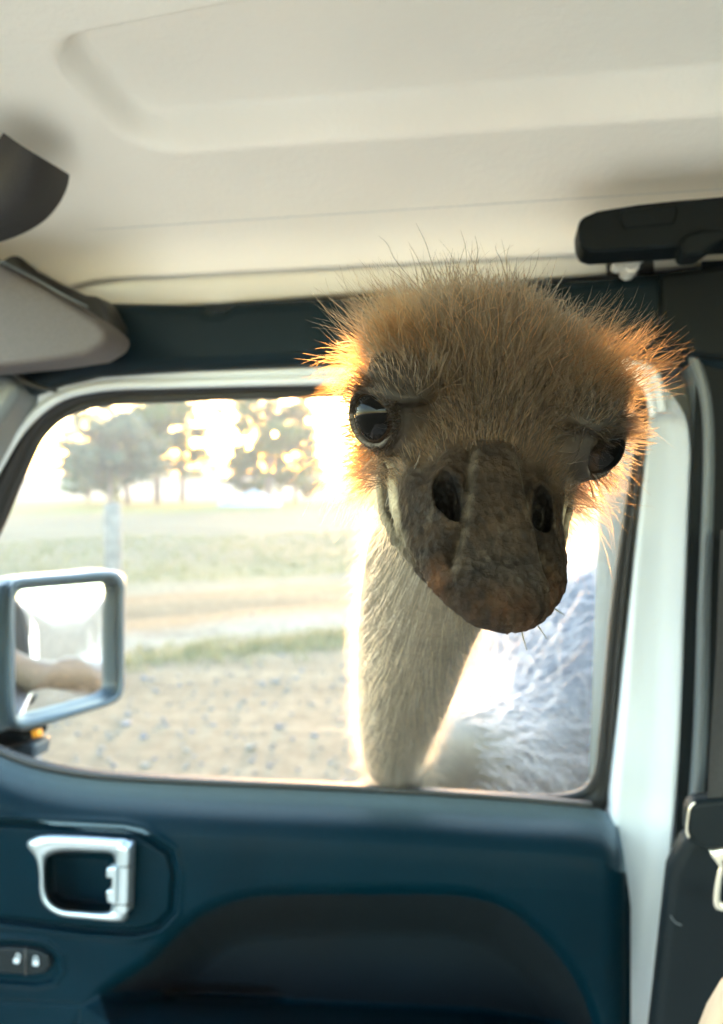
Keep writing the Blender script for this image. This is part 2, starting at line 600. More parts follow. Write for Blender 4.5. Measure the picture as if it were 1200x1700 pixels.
# the far tree line on the horizon, one mass
n_far = 9000
fx = rng.uniform(-160, 160, n_far)
fy = 190 + 25 * np.sin(fx * 0.02) + rng.normal(0, 4, n_far)
hz = np.abs(rng.normal(0, 1, n_far)) * (2.2 + 1.3 * np.sin(fx * 0.11) + 0.8 * np.sin(fx * 0.31))
cen = np.stack([fx, fy, ground_height(fx, fy) + hz], 1)
a = rng.normal(0, 1, (n_far, 3))
a /= np.linalg.norm(a, axis=1)[:, None]
bb = np.cross(a, rng.normal(0, 1, (n_far, 3)))
bb /= np.linalg.norm(bb, axis=1)[:, None]
V = np.stack([cen - a * 0.7, cen + bb * 0.5, cen + a * 0.7, cen - bb * 0.5], 1).reshape(-1, 3)
tag(link('far_wood', tri_mesh('far_wood', V, np.arange(4 * n_far).reshape(-1, 4)), M['leaf_grey'], smooth=False),
    'distant low line of woodland on the horizon', 'woodland', None, 'stuff')

# the weathered post in the field
M['post'] = simple('weathered_wood', (0.145, 0.132, 0.12), 0.9, var=0.25, vscale=14, grain=0.8, gscale=40, bump_dist=0.004)
pb = P(190, 1135, 5.9)
ptop = P(190, 836, 5.9)[2]
ang = np.linspace(0, 2 * np.pi, 14, endpoint=False)
rows = []
for z, r in ((-0.1, 0.070), (0.3, 0.068), (0.8, 0.066), (ptop - 0.012, 0.065), (ptop, 0.056), (ptop + 0.004, 0.0)):
    rows.append(np.stack([r * np.cos(ang) * (1 + 0.04 * np.sin(3 * ang)), r * np.sin(ang), np.full(14, z) + 0.006 * np.cos(ang) * (z > 1)], 1))
fp = link('fence_post', grid_mesh('fence_post', np.array(rows), True), M['post'])
fp.location = (pb[0], pb[1], 0)
tag(fp, 'pale weathered round wooden post standing behind the side mirror', 'post')

# low pale blue heap under the right-hand tree: a sheet pulled over a load
M['tarp'] = simple('pale_tarp', (0.18, 0.23, 0.30), 0.6, var=0.15, vscale=3, grain=0.6, gscale=5, bump_dist=0.04)
c0 = P(415, 838, 50)
ua = np.linspace(-1, 1, 41)
va = np.linspace(-1, 1, 25)
UU, VV = np.meshgrid(ua, va)
hh = 0.75 * np.clip(1 - np.abs(UU) ** 3.2, 0, 1) ** 0.6 * np.clip(1 - np.abs(VV) ** 3, 0, 1) ** 0.6
hh *= 1 + 0.22 * np.sin(UU * 5 + 1) + 0.1 * np.sin(UU * 13 + VV * 4)
hh[:, :] *= np.where(UU < -0.2, 0.85, 1.0)
tg = link('tarp_heap', grid_mesh('tarp_heap', np.stack([UU * 1.9, VV * 1.1, hh], -1)), M['tarp'])
tg.location = (c0[0], c0[1], float(ground_height(c0[0], c0[1])))
tag(tg, 'low pale blue sheet covered heap under the right hand tree', 'heap')

# ------------------------------------------------------------------ the car
car = bpy.data.objects.new('car', None)
COL.objects.link(car)
car.rotation_euler = (0, 0, -PSI)          # children are built in car axes: x rearward, y outward, z up
tag(car, 'white car seen from inside, dark door panel and open passenger window', 'car')

# --- roof: a curved moulded shell with a shallow sunken panel
def sstep(a, b, x):
    t = np.clip((x - a) / (b - a), 0, 1)
    return t * t * (3 - 2 * t)


us = np.concatenate([np.linspace(-0.62, 0.3, 220)[:-1], np.linspace(0.3, 1.5, 60)])
ns = np.concatenate([np.linspace(-0.9, 0.3, 14)[:-1], np.linspace(0.3, 0.742, 170)])
UU, NN = np.meshgrid(us, ns)
prof_n = [-0.9, -0.5, 0.0, 0.3, 0.45, 0.55, 0.62, 0.67, 0.705, 0.728, 0.742]
prof_w = [0.33, 0.35, 0.35, 0.335, 0.315, 0.293, 0.272, 0.255, 0.238, 0.223, 0.204]
pl = smooth_line(np.stack([prof_n, prof_w], 1), 400)
kw = np.hanning(41)
fine_n = np.linspace(-0.9, 0.742, 1200)
fine_w = np.interp(fine_n, pl[:, 0], pl[:, 1])
pad = np.concatenate([np.full(20, fine_w[0]), fine_w, fine_w[-1] - np.arange(1, 21) * (fine_w[-2] - fine_w[-1])])
fine_w = np.convolve(pad, kw / kw.sum(), 'valid')
WW = np.interp(NN, fine_n, fine_w)
def rbox(a, b, lo_a, hi_a, lo_b, hi_b, rad):            # distance to a rounded rectangle
    ca_, cb_ = (lo_a + hi_a) / 2, (lo_b + hi_b) / 2
    qa, qb = np.abs(a - ca_) - (hi_a - lo_a) / 2 + rad, np.abs(b - cb_) - (hi_b - lo_b) / 2 + rad
    return np.hypot(np.maximum(qa, 0), np.maximum(qb, 0)) + np.minimum(np.maximum(qa, qb), 0) - rad


rec = sstep(0.010, -0.012, rbox(UU - 0.19 * (NN - 0.56), NN - 0.015 * UU + 0.10 * (UU + 0.32) * sstep(0.57, 0.50, NN), -0.312, 1.6, 0.518, 0.618, 0.03))
WW = WW + 0.022 * rec
WW -= 0.05 * (1 - sstep(-0.56, -0.36, UU)) ** 2           # comes down towards the windscreen
G = np.stack([UU, NN, WW + CAM_H], -1)
roof = link('roof', grid_mesh('roof', G, flip=True), M['headliner'], car)
sm = roof.modifiers.new('shell', 'SOLIDIFY')
sm.thickness = 0.03
sm.offset = -1
# lip of the roof shell above the rail
band('roof_lip', [(60, 438), (300, 436), (620, 420), (850, 405), (1010, 395), (1120, 388), (1320, 370)],
     [(60, 512), (300, 508), (620, 486), (850, 468), (1010, 456), (1120, 446), (1320, 426)],
     lambda x, y, o: car_pt(x, y, 0.752 - o), [(0, -0.03), (0.0, -0.002), (0.1, 0.002), (0.9, 0.002), (1.0, -0.002), (1.0, -0.04)], M['white_bracket'], roof, 70)

G = [[(u, n, z) for u in np.linspace(-0.75, 1.5, 60)] for z, n in ((CAM_H + 0.24, 0.70), (CAM_H + 0.235, 0.80), (CAM_H + 0.21, 0.825), (CAM_H + 0.125, 0.845), (CAM_H + 0.12, 0.80))]
link('roof_side', grid_mesh('roof_side', np.array(G)), M['white_paint'], roof)

# --- side rail over the door
rail = slab('side_rail', [(-160, 610), (-20, 600), (75, 560), (150, 507), (180, 499), (330, 503), (345, 513), (365, 513), (385, 500), (620, 488), (850, 470), (1010, 458),
                          (1120, 446), (1330, 420), (1330, 640), (1060, 588), (930, 590), (580, 601), (300, 612), (150, 622), (85, 636), (40, 652), (-20, 690), (-160, 780)],
            lambda x, y, o: car_pt(x, y, 0.735 - o), 0.0, 0.04, M['rail_plastic'], car, 0.014, 6)
slab('rail_cover', [(1098, 452), (1330, 425), (1330, 640), (1250, 600), (1140, 590), (1085, 560), (1097, 520)], lambda x, y, o: car_pt(x, y, 0.724 - o), 0.0, 0.02,
     M['black_plastic'], rail, 0.006, 4)

# --- windscreen pillar trim and visor at upper left
pil = slab('windshield_pillar', [(-220, 380), (-120, 400), (0, 437), (80, 482), (155, 530), (178, 552), (170, 572), (140, 590), (60, 602), (-40, 612), (-220, 640)],
           lambda x, y, o: car_pt(x, y, 0.66 - o), 0.0, 0.05, M['grey_trim'], car, 0.016, 6)
slab('pillar_seal', [(-220, 345), (0, 415), (25, 420), (40, 440), (80, 462), (135, 488), (160, 490), (172, 508), (190, 545), (150, 560), (60, 500), (-220, 400)],
     lambda x, y, o: car_pt(x, y, 0.70 - o), 0.0, 0.035, M['rubber'], pil, 0.006, 4)
band('pillar_piping', [(-60, 400), (0, 431), (60, 462), (110, 490), (145, 507)], [(-60, 404), (0, 435), (60, 466), (110, 494), (147, 511)],
     lambda x, y, o: car_pt(x, y, 0.662 - o), [(0, -0.01), (0.2, 0.0035), (0.8, 0.0035), (1, -0.01)], M['pillar_trim'], pil, 40)
# lower part of the pillar (dark cover and joint)
slab('pillar_cover', [(-200, 640), (-60, 618), (5, 612), (32, 640), (20, 668), (-15, 716), (-60, 800), (-200, 1050)], lambda x, y, o: car_pt(x, y, 0.735 - o), 0.012, 0.05,
     M['pillar_trim'], pil, 0.01, 4)
band('pillar_joint', [(14, 612), (24, 628), (48, 642), (92, 652)], [(26, 610), (36, 622), (58, 635), (98, 648)], lambda x, y, o: car_pt(x, y, 0.717 - o),
     [(0, -0.01), (0.2, 0.001), (0.8, 0.001), (1, -0.01)], M['rubber'], pil, 20)
# visor: a curved plate
a = smooth_line([(-90, 300), (-30, 262), (12, 228), (104, 289)], 2)
top = smooth_line([(-150, 470), (-90, 400), (-40, 320), (-5, 262), (14, 227)], 30)
bot = smooth_line([(20, 600), (55, 480), (62, 400), (90, 345), (104, 289)], 30)
rows = []
for i, t in enumerate(np.linspace(0, 1, 30)):
    # arc across the visor's rounded end
    pass
edge_a = np.array([[16, 228], [104, 288]])
vis_prof = smooth_line([(104, 288), (101, 305), (88, 332), (66, 357), (38, 374), (0, 389), (-60, 403), (-140, 412)], 36)
vis_top = smooth_line([(15, 227), (8, 236), (-4, 258), (-20, 290), (-45, 320), (-80, 345), (-120, 360), (-200, 372)], 36)
G = []
for t in np.linspace(0, 1, 16):
    row = []
    for i in range(36):
        x, y = vis_top[i] * (1 - t) + vis_prof[i] * t
        row.append(car_pt(x, y, 0.56 + 0.045 * t - 0.018 * math.sin(math.pi * t)))
    G.append(row)
vz = link('sun_visor', grid_mesh('sun_visor', np.array(G)), M['visor'], car)
sm = vz.modifiers.new('thick', 'SOLIDIFY')
sm.thickness = 0.012
sm.offset = 0
bevel(vz, 0.003, 3, 50)

# --- door: frame, seal, panel
O_top = [(-130, 1130), (-70, 1010), (0, 890), (50, 775), (78, 722), (118, 690), (170, 676), (300, 668), (580, 660), (850, 653), (1000, 650), (1040, 660), (1052, 700)]
S_top = [(-190, 1110), (-115, 985), (-45, 860), (0, 782), (45, 710), (100, 664), (165, 647), (300, 641), (580, 634), (850, 625), (1010, 620), (1065, 640), (1078, 690)]
W_top = [(-250, 1080), (-170, 960), (-85, 830), (-30, 745), (20, 675), (90, 632), (165, 615), (300, 612), (580, 603), (850, 595), (1030, 590), (1090, 610), (1110, 680)]
dr = bpy.data.objects.new('passenger_door', None)
COL.objects.link(dr)
dr.parent = car
fr_prof = [(0, -0.085), (0, -0.012), (0.08, -0.004), (0.3, 0.002), (0.7, 0.006), (0.92, 0.003), (1, -0.006), (1, -0.085)]
band('window_frame', S_top, W_top, glass, fr_prof, M['white_paint'], dr, 110)
band('frame_flange', [(x, y + 4) for x, y in S_top], [(x * 0.55 + a * 0.45, y * 0.55 + b * 0.45) for (x, y), (a, b) in zip(S_top, W_top)], lambda x, y, o: glass(x, y, o + 0.008),
     [(0, -0.02), (0.05, -0.004), (0.3, 0.001), (0.7, 0.001), (0.95, -0.004), (1, -0.02)], M['white_paint'], dr, 110)
O_all = O_top + [(1035, 840), (1014, 1000), (994, 1220), (984, 1285), (966, 1308), (930, 1318), (850, 1316), (600, 1301), (300, 1287), (150, 1276), (60, 1259), (0, 1237), (-60, 1205), (-115, 1165)]
S_all = S_top + [(1058, 840), (1040, 1000), (1020, 1220), (1012, 1320), (1000, 1352), (930, 1346), (850, 1338), (600, 1322), (300, 1308), (150, 1296), (50, 1280), (-20, 1258), (-85, 1225), (-170, 1180)]
band('window_seal', O_all, S_all, glass, [(0, -0.09), (0, -0.03), (0.06, -0.018), (0.35, -0.014), (0.45, -0.022), (0.55, -0.014), (0.9, -0.012), (1, -0.03), (1, -0.09)],
     M['rubber'], dr, 200, True)

# door panel as one moulded sheet: depth grows from a set of shapes
def poly_sdf(px, py, poly):
    poly = np.array(poly, float)
    d = np.full(px.shape, 1e9)
    inside = np.zeros(px.shape, bool)
    for (x0, y0), (x1, y1) in zip(poly, np.roll(poly, -1, 0)):
        ex, ey = x1 - x0, y1 - y0
        t = np.clip(((px - x0) * ex + (py - y0) * ey) / (ex * ex + ey * ey), 0, 1)
        d = np.minimum(d, np.hypot(px - x0 - t * ex, py - y0 - t * ey))
        c = ((y0 <= py) & (y1 > py)) | ((y1 <= py) & (y0 > py))
        with np.errstate(divide='ignore', invalid='ignore'):
            inside ^= c & (px < ex * (py - y0) / (ey if ey else 1e-9) + x0)
    return np.where(inside, -d, d)


top_line = smooth_line([(-260, 1120), (-160, 1185), (-60, 1225), (0, 1250), (60, 1272), (150, 1289), (300, 1300), (600, 1313), (850, 1328), (960, 1335), (1000, 1345), (1022, 1358)], 420)
nrow = 260
PX = np.zeros((nrow, 420))
PY = np.zeros((nrow, 420))
for j in range(420):
    x0, y0 = top_line[j]
    frac = j / 419
    xb = -260 + (1047 + 260) * frac
    tt = np.linspace(0, 1, nrow)
    PX[:, j] = x0 + (xb - x0) * np.clip(tt * 3.2, 0, 1) ** 0.8
    PY[:, j] = y0 + (1900 - y0) * tt ** 1.12
H = np.zeros_like(PX)
dtop = PY - np.interp(PX, top_line[:, 0], top_line[:, 1])
H += np.interp(dtop, *np.array(smooth_line([(0, -0.085), (28, -0.046), (55, -0.020), (80, -0.008), (105, -0.003), (145, 0.0)], 80)).T)     # a flat ledge under the window, rounded into the panel
dr_edge = np.clip(1 - (1040 + 0 * PX - PX) / 42.0, 0, 1)
H -= 0.03 * (1 - np.sqrt(np.clip(1 - dr_edge ** 2, 0, 1)))                 # rear edge
bez = [(-300, 1350), (0, 1366), (205, 1376), (235, 1383), (282, 1415), (290, 1450), (286, 1512), (262, 1538), (225, 1548), (150, 1545), (0, 1526), (-300, 1500)]
sd = poly_sdf(PX, PY, bez)
H += -0.010 * np.exp(-(sd / 4.5) ** 2) - 0.004 * sstep(2, -4, sd) + 0.0025 * np.exp(-((sd - 10) / 6.0) ** 2)
pocket = [(385, 1499), (440, 1489), (600, 1486), (770, 1490), (835, 1508), (900, 1560), (955, 1632), (988, 1725), (990, 1990), (80, 1990), (150, 1680), (250, 1600), (322, 1530)]
pocket = smooth_line(pocket, 90, True)
sd = poly_sdf(PX, PY, pocket)
H -= 0.075 * sstep(22, -75, sd)
arm = [(130, 1720), (140, 1672), (165, 1655), (260, 1650), (560, 1668), (800, 1680), (935, 1702), (985, 1740), (985, 2050), (120, 2050)]
sd = poly_sdf(PX, PY, arm)
H += 0.15 * sstep(8, -64, sd)
grip = poly_sdf(PX, PY, [(290, 1634), (450, 1640), (470, 1652), (440, 1664), (300, 1658), (270, 1646)])
H -= 0.02 * sstep(6, -12, grip)
sw = poly_sdf(PX, PY, [(-60, 1558), (30, 1560), (75, 1566), (100, 1588), (102, 1612), (90, 1630), (60, 1636), (-60, 1628)])
H += 0.003 * np.exp(-((sw - 2) / 5.0) ** 2) - 0.005 * sstep(2, -6, sw)
crease = (PY - (1662 + 0.045 * PX))
H -= 0.003 * np.exp(-(crease / 3.0) ** 2) * sstep(150, 120, PX)
bowl = poly_sdf(PX, PY, [(66, 1408), (90, 1402), (200, 1406), (205, 1450), (200, 1520), (100, 1514), (72, 1490)])
H -= 0.035 * sstep(4, -22, bowl)
G = np.zeros(PX.shape + (3,))
for i in range(PX.shape[0]):
    for j in range(PX.shape[1]):
        G[i, j] = door(PX[i, j], PY[i, j], H[i, j])
dp = link('door_panel', grid_mesh('door_panel', G, flip=True), M['door_plastic'], dr)
M['pocket_shade'] = simple('shaded_pocket_plastic', (0.0015, 0.004, 0.006), 0.9, spec=0.1, var=0.2, grain=0.6, gscale=500)  # near-black colour paints in the shade of the pocket recess
dp.data.materials.append(M['pocket_shade'])
dp.data.materials.append(M['door_top_glow'])
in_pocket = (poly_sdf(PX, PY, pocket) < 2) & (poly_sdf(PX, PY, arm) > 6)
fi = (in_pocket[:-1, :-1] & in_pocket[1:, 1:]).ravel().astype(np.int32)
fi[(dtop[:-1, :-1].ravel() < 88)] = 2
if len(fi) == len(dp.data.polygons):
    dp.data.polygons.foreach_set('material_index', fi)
# sill strips
band('sill_seal', [(-120, 1170), (0, 1240), (60, 1262), (150, 1279), (300, 1290), (600, 1303), (850, 1319), (980, 1330)],
     [(-120, 1186), (0, 1256), (60, 1278), (150, 1294), (300, 1303), (600, 1316), (850, 1331), (990, 1344)], lambda x, y, o: car_pt(x, y, 0.838 - o),
     [(0, -0.03), (0.1, 0.002), (0.5, 0.006), (0.9, 0.002), (1, -0.02)], M['rubber'], dr, 90)

# handle: a silver frame with an upright grip, its clip and pins
def ring(name, outer, inner, place, prof, mat, parent, n=96):
    """closed frame between two loops matched by angle about the middle"""
    c = np.mean(inner, axis=0)
    loops = []
    for lp in (outer, inner):
        s = smooth_line(lp, 400, True)
        an = np.unwrap(np.arctan2(s[:, 1] - c[1], s[:, 0] - c[0]))
        if an[-1] < an[0]:
            s, an = s[::-1], an[::-1]
        q = np.linspace(0, 2 * np.pi, n, endpoint=False)
        k = np.array([np.argmin(np.abs(np.angle(np.exp(1j * (an - t))))) for t in q])
        loops.append(s[k])
    G = np.array([[place(*(loops[0][i] * (1 - t) + loops[1][i] * t), off) for i in range(n)] for t, off in prof])
    me = grid_mesh(name, G, True)
    bm = bmesh.new()
    bm.from_mesh(me)
    bmesh.ops.recalc_face_normals(bm, faces=bm.faces)
    bm.to_mesh(me)
    bm.free()
    return link(name, me, mat, parent)


hs_outer = [(44, 1400), (58, 1390), (76, 1386), (120, 1387), (180, 1391), (214, 1395), (217, 1400), (216, 1450), (213, 1500), (210, 1528), (203, 1530), (150, 1526), (95, 1518), (72, 1500), (66, 1480), (65, 1450), (60, 1425)]
hs_inner = [(78, 1424), (90, 1416), (110, 1413), (150, 1414), (184, 1417), (190, 1424), (190, 1450), (187, 1490), (182, 1512), (172, 1514), (130, 1512), (100, 1508), (82, 1495), (76, 1480), (74, 1462), (74, 1440), (75, 1432)]
ring('handle_surround', hs_outer, hs_inner, door, [(0, -0.012), (0.0, 0.004), (0.12, 0.010), (0.4, 0.013), (0.75, 0.011), (0.95, 0.005), (1.0, -0.006), (1.0, -0.02)], M['silver'], dr)
slab('handle_grip', [(191, 1404), (214, 1405), (211, 1522), (187, 1520)], door, 0.016, 0.018, M['silver'], dr, 0.005, 5)
slab('handle_clip', [(176, 1442), (193, 1440), (192, 1503), (177, 1498), (175, 1480), (184, 1478), (185, 1458), (175, 1458)], door, 0.020, 0.012, M['silver'], dr, 0.002, 3)
for y in (1440, 1503):
    slab('handle_joint', [(189, y - 1.2), (215, y - 0.6), (215, y + 1.0), (189, y + 0.6)], door, 0.0165, 0.004, M['rubber'], dr, 0)
# lock switch with its two printed padlocks
slab('lock_switch', [(-50, 1576), (20, 1574), (60, 1578), (80, 1588), (84, 1604), (74, 1616), (50, 1620), (-50, 1614)], door, 0.002, 0.01, M['black_plastic'], dr, 0.003, 4)
slab('switch_divider', [(40, 1574), (42, 1574), (43, 1620), (41, 1620)], door, 0.003, 0.004, M['rubber'], dr, 0)


def padlock(cx, cy, opened):
    V, F = [], []

    def add(pts):
        b0 = len(V)
        V.extend(door(x, y, 0.0034) for x, y in pts)
        F.append(list(range(b0, b0 + len(pts))))
    t_ = np.linspace(0, 2 * np.pi, 12, endpoint=False)
    add([(cx + 5 * np.sign(np.cos(a)) * abs(np.cos(a)) ** 0.5, cy + 4 + 4.6 * np.sign(np.sin(a)) * abs(np.sin(a)) ** 0.5) for a in t_])
    a = np.linspace(np.pi, 2 * np.pi, 9)
    ox = 2.4 if opened else 0
    for s, e in zip(a[:-1], a[1:]):
        add([(cx + ox + 4.4 * np.cos(s), cy - 2 + 6 * np.sin(s)), (cx + ox + 4.4 * np.cos(e), cy - 2 + 6 * np.sin(e)),
             (cx + ox + 2.8 * np.cos(e), cy - 2 + 4 * np.sin(e)), (cx + ox + 2.8 * np.cos(s), cy - 2 + 4 * np.sin(s))])
    if not opened:
        add([(cx - 4.4, cy - 2), (cx - 2.8, cy - 2), (cx - 2.8, cy + 1), (cx - 4.4, cy + 1)])
    add([(cx + ox + 4.4, cy - 2), (cx + ox + 2.8, cy - 2), (cx + ox + 2.8, cy + 1), (cx + ox + 4.4, cy + 1)])
    link('lock_icon', mesh('lock_icon', V, F), M['icon'], dr, smooth=False)


padlock(27, 1591, True)
padlock(59, 1595, False)
# outer skin of the door, with its outer sill, handle and hinge side
u0, u1 = -0.72, 0.085
dn = 0.985
G = []
for z, n in ((0.62, 0.955), (0.70, 0.975), (0.95, dn), (1.06, dn - 0.004), (1.095, dn - 0.012), (1.103, dn - 0.03), (1.103, 0.865), (1.05, 0.86)):
    G.append([(u, n, z) for u in np.linspace(u0, u1, 30)])
link('outer_skin', grid_mesh('outer_skin', np.array(G), flip=False), M['white_paint'], dr)
box('outer_handle', (-0.10, dn + 0.012, 1.02), (0.06, dn + 0.045, 1.055), M['black_plastic'], dr, 0.01)

# --- door mirror
mir = bpy.data.objects.new('side_mirror', None)
COL.objects.link(mir)
mir.parent = car
mN = np.array([1.44, -0.66, 0.075])
mN /= np.linalg.norm(mN)
c_m = car_pt(108, 1078, 1.0)


def mplane(px, py, off=0.0):
    r = car_ray(px, py)
    cm = c_m - np.array([0, 0, CAM_H]) + mN * off
    t = cm.dot(mN) / r.dot(mN)
    p = r * t
    p[2] += CAM_H
    return p


m_out = [(16, 975), (24, 962), (60, 956), (120, 951), (180, 946), (200, 950), (208, 962), (208, 1000), (207, 1080), (206, 1140), (202, 1156), (188, 1168), (140, 1184), (60, 1208), (34, 1213), (22, 1204), (16, 1180), (14, 1080)]
m_in = [(27, 990), (34, 981), (60, 977), (120, 972), (180, 968), (189, 970), (193, 978), (193, 1010), (194, 1080), (194, 1135), (191, 1147), (180, 1155), (130, 1170), (60, 1186), (38, 1190), (29, 1186), (26, 1170), (25, 1080)]
ring('mirror_bezel', m_out, m_in, mplane, [(0, -0.05), (0, -0.004), (0.1, 0.003), (0.35, 0.006), (0.62, 0.003), (0.72, -0.004), (1, -0.012), (1.0, -0.03)], M['housing'], mir, 140)
# bowl-shaped housing behind the glass
c2 = np.mean(np.array(m_out, float), axis=0)
lo = smooth_line(m_out, 60, True)
G = []
axis = -mN
for d, s in ((0.0, 1.0), (0.03, 1.015), (0.06, 0.98), (0.085, 0.88), (0.10, 0.70), (0.108, 0.4), (0.11, 0.0)):
    cc = mplane(c2[0], c2[1], -0.005) + axis * d
    G.append([cc + s * (mplane(x, y, -0.005) - mplane(c2[0], c2[1], -0.005)) for x, y in lo])
me = grid_mesh('mirror_shell', np.array(G), True)
bm = bmesh.new()
bm.from_mesh(me)
bmesh.ops.recalc_face_normals(bm, faces=bm.faces)
bm.to_mesh(me)
bm.free()
link('mirror_shell', me, M['housing'], mir)
# slightly bowed glass
cl = np.mean(np.array(m_in, float), axis=0)
li = smooth_line(m_in, 80, True)
G = []
for s in np.linspace(1.02, 0.0, 14):
    G.append([mplane(*(cl + (p - cl) * s), -0.012) - mN * 0.0045 * s * s for p in li])
me = grid_mesh('mirror_glass', np.array(G), True)
link('mirror_glass', me, M['mirror'], mir)
# inner flank, arm and lamp
slab('mirror_flank', [(-90, 985), (-30, 975), (22, 962), (16, 980), (14, 1080), (16, 1180), (24, 1208), (-10, 1222), (-90, 1230)], lambda x, y, o: mplane(x, y, -0.012 - o), 0.0, 0.05, M['housing'], mir, 0.012, 5)
slab('mirror_arm', [(-60, 1215), (30, 1212), (52, 1222), (40, 1236), (0, 1246), (-60, 1240)], lambda x, y, o: car_pt(x, y, 0.95 - o), 0.0, 0.05, M['black_plastic'], mir, 0.008, 4)
slab('mirror_foot', [(-60, 1240), (0, 1244), (42, 1232), (58, 1236), (56, 1262), (20, 1268), (-60, 1262)], lambda x, y, o: car_pt(x, y, 0.96 - o), 0.0, 0.04, M['housing'], mir, 0.006, 4)
slab('indicator_lamp', [(50, 1214), (62, 1213), (64, 1225), (53, 1227)], lambda x, y, o: car_pt(x, y, 0.945 - o), 0.0, 0.012, M['amber'], mir, 0.002, 3)

# --- centre pillar behind the door
cp = bpy.data.objects.new('center_pillar', None)
COL.objects.link(cp)
cp.parent = car
band('pillar_body', [(1066, 640), (1066, 700), (1063, 765), (1052, 880), (1041, 997), (1024, 1180), (1008, 1346), (1006, 1450), (1004, 1700), (1000, 1900)],
     [(1104, 640), (1138, 690), (1147, 740), (1145, 810), (1138, 997), (1130, 1220), (1116, 1394), (1100, 1547), (1085, 1700), (1066, 1900)],
     lambda x, y, o: car_pt(x, y, 0.80 - o, 0.12), [(0, -0.09), (0, -0.02), (0.06, -0.006), (0.13, 0.002), (0.2, -0.001), (0.5, -0.004), (0.9, -0.002), (0.97, 0.002), (1, -0.004), (1, -0.05)],
     M['white_paint'], cp, 90)
band('pillar_trim', [(1120, 590), (1139, 640), (1148, 690), (1150, 750), (1149, 810), (1141, 997), (1133, 1220), (1119, 1394), (1103, 1547), (1088, 1700), (1068, 1900)],
     [(1330, 590), (1330, 640), (1330, 690), (1330, 750), (1330, 810), (1330, 997), (1330, 1220), (1330, 1394), (1330, 1547), (1330, 1700), (1330, 1900)],
     lambda x, y, o: car_pt(x, y, 0.795 - o, 0.12), [(0, -0.06), (0, -0.008), (0.03, 0.010), (0.06, 0.028), (0.10, 0.044), (0.14, 0.051), (0.18, 0.046), (0.24, 0.03), (0.34, 0.01), (1, 0.0)],
     M['pillar_trim'], cp, 90)
# lower cover of the pillar
slab('pillar_cover', [(1100, 1560), (1112, 1450), (1140, 1390), (1330, 1380), (1330, 1950), (1060, 1950), (1082, 1720)], lambda x, y, o: car_pt(x, y, 0.745 - o), 0.0, 0.03, M['black_plastic'], cp, 0.01, 5)
band('cover_scratch', [(1112, 1521), (1120, 1532), (1131, 1538)], [(1113, 1519), (1121, 1529), (1132, 1535)], lambda x, y, o: car_pt(x, y, 0.744 - o), [(0, -0.002), (0.5, 0.001), (1, -0.002)], M['pillar_trim'], cp, 12)

# --- seat belt
sb = bpy.data.objects.new('seat_belt', None)
COL.objects.link(sb)
sb.parent = car
band('webbing', [(1196, 880), (1188, 1100), (1178, 1250), (1174, 1340)], [(1300, 880), (1285, 1100), (1262, 1250), (1250, 1345)], lambda x, y, o: car_pt(x, y, 0.70 - o),
     [(0, -0.003), (0.0, 0.0), (0.5, 0.001), (1, 0.0), (1, -0.003)], M['webbing'], sb, 30)
slab('belt_tongue_cover', [(1141, 1348), (1146, 1334), (1158, 1330), (1300, 1318), (1300, 1410), (1168, 1413), (1150, 1402), (1140, 1384)], lambda x, y, o: car_pt(x, y, 0.695 - o), 0.0, 0.022, M['black_plastic'], sb, 0.007, 5)
band('cover_edge', [(1150, 1332), (1143, 1340), (1139, 1360), (1138, 1382), (1142, 1392)], [(1156, 1333), (1148, 1342), (1144, 1360), (1143, 1380), (1146, 1389)],
     lambda x, y, o: car_pt(x, y, 0.694 - o), [(0, -0.01), (0.2, 0.001), (0.8, 0.001), (1, -0.01)], M['chrome'], sb, 20)
ring('belt_tongue', [(1170, 1414), (1182, 1411), (1260, 1404), (1275, 1430), (1275, 1500), (1255, 1512), (1195, 1512), (1186, 1506), (1184, 1492), (1190, 1450), (1196, 1432), (1190, 1424), (1178, 1420)],
     [(1199, 1432), (1203, 1428), (1250, 1424), (1262, 1436), (1262, 1490), (1250, 1500), (1202, 1500), (1196, 1496), (1196, 1480), (1199, 1455), (1201, 1440), (1201, 1436), (1200, 1434)],
     lambda x, y, o: car_pt(x, y, 0.70 - o), [(0, -0.004), (0, 0.0), (0.2, 0.0015), (0.8, 0.0015), (1, 0.0), (1, -0.004)], M['chrome'], sb, 80)
# --- seat corner
slab('seat', [(1162, 1735), (1180, 1690), (1205, 1648), (1260, 1600), (1340, 1570), (1420, 1700), (1420, 2000), (1140, 2000)], lambda x, y, o: car_pt(x, y, 0.56 - o), 0.0, 0.02, M['tan_seat'], car, 0.008, 6)

# --- roof latch
lt = bpy.data.objects.new('roof_latch', None)
COL.objects.link(lt)
lt.parent = car
slab('latch_handle', [(959, 372), (966, 360), (992, 349), (1060, 338), (1130, 331), (1200, 325), (1330, 314), (1340, 330), (1330, 395), (1200, 400), (1130, 409), (1060, 414), (985, 419), (968, 414), (961, 398)],
     lambda x, y, o: car_pt(x, y, 0.655 - o), 0.0, 0.04, M['black_plastic'], lt, 0.009, 5)
slab('latch_rib', [(1030, 348), (1124, 338), (1126, 352), (1120, 372), (1036, 380), (1028, 366)], lambda x, y, o: car_pt(x, y, 0.653 - o), 0.0, 0.008, M['black_plastic'], lt, 0.0025, 4)
slab('latch_release', [(1128, 405), (1136, 388), (1165, 380), (1230, 376), (1240, 392), (1200, 400), (1186, 408), (1166, 424), (1136, 426)], lambda x, y, o: car_pt(x, y, 0.648 - o), 0.0, 0.03, M['black_plastic'], lt, 0.004, 4)
slab('latch_pocket', [(1006, 424), (1030, 418), (1084, 416), (1086, 452), (1008, 457)], lambda x, y, o: car_pt(x, y, 0.744 - o), 0.0, 0.004, M['rubber'], lt, 0)
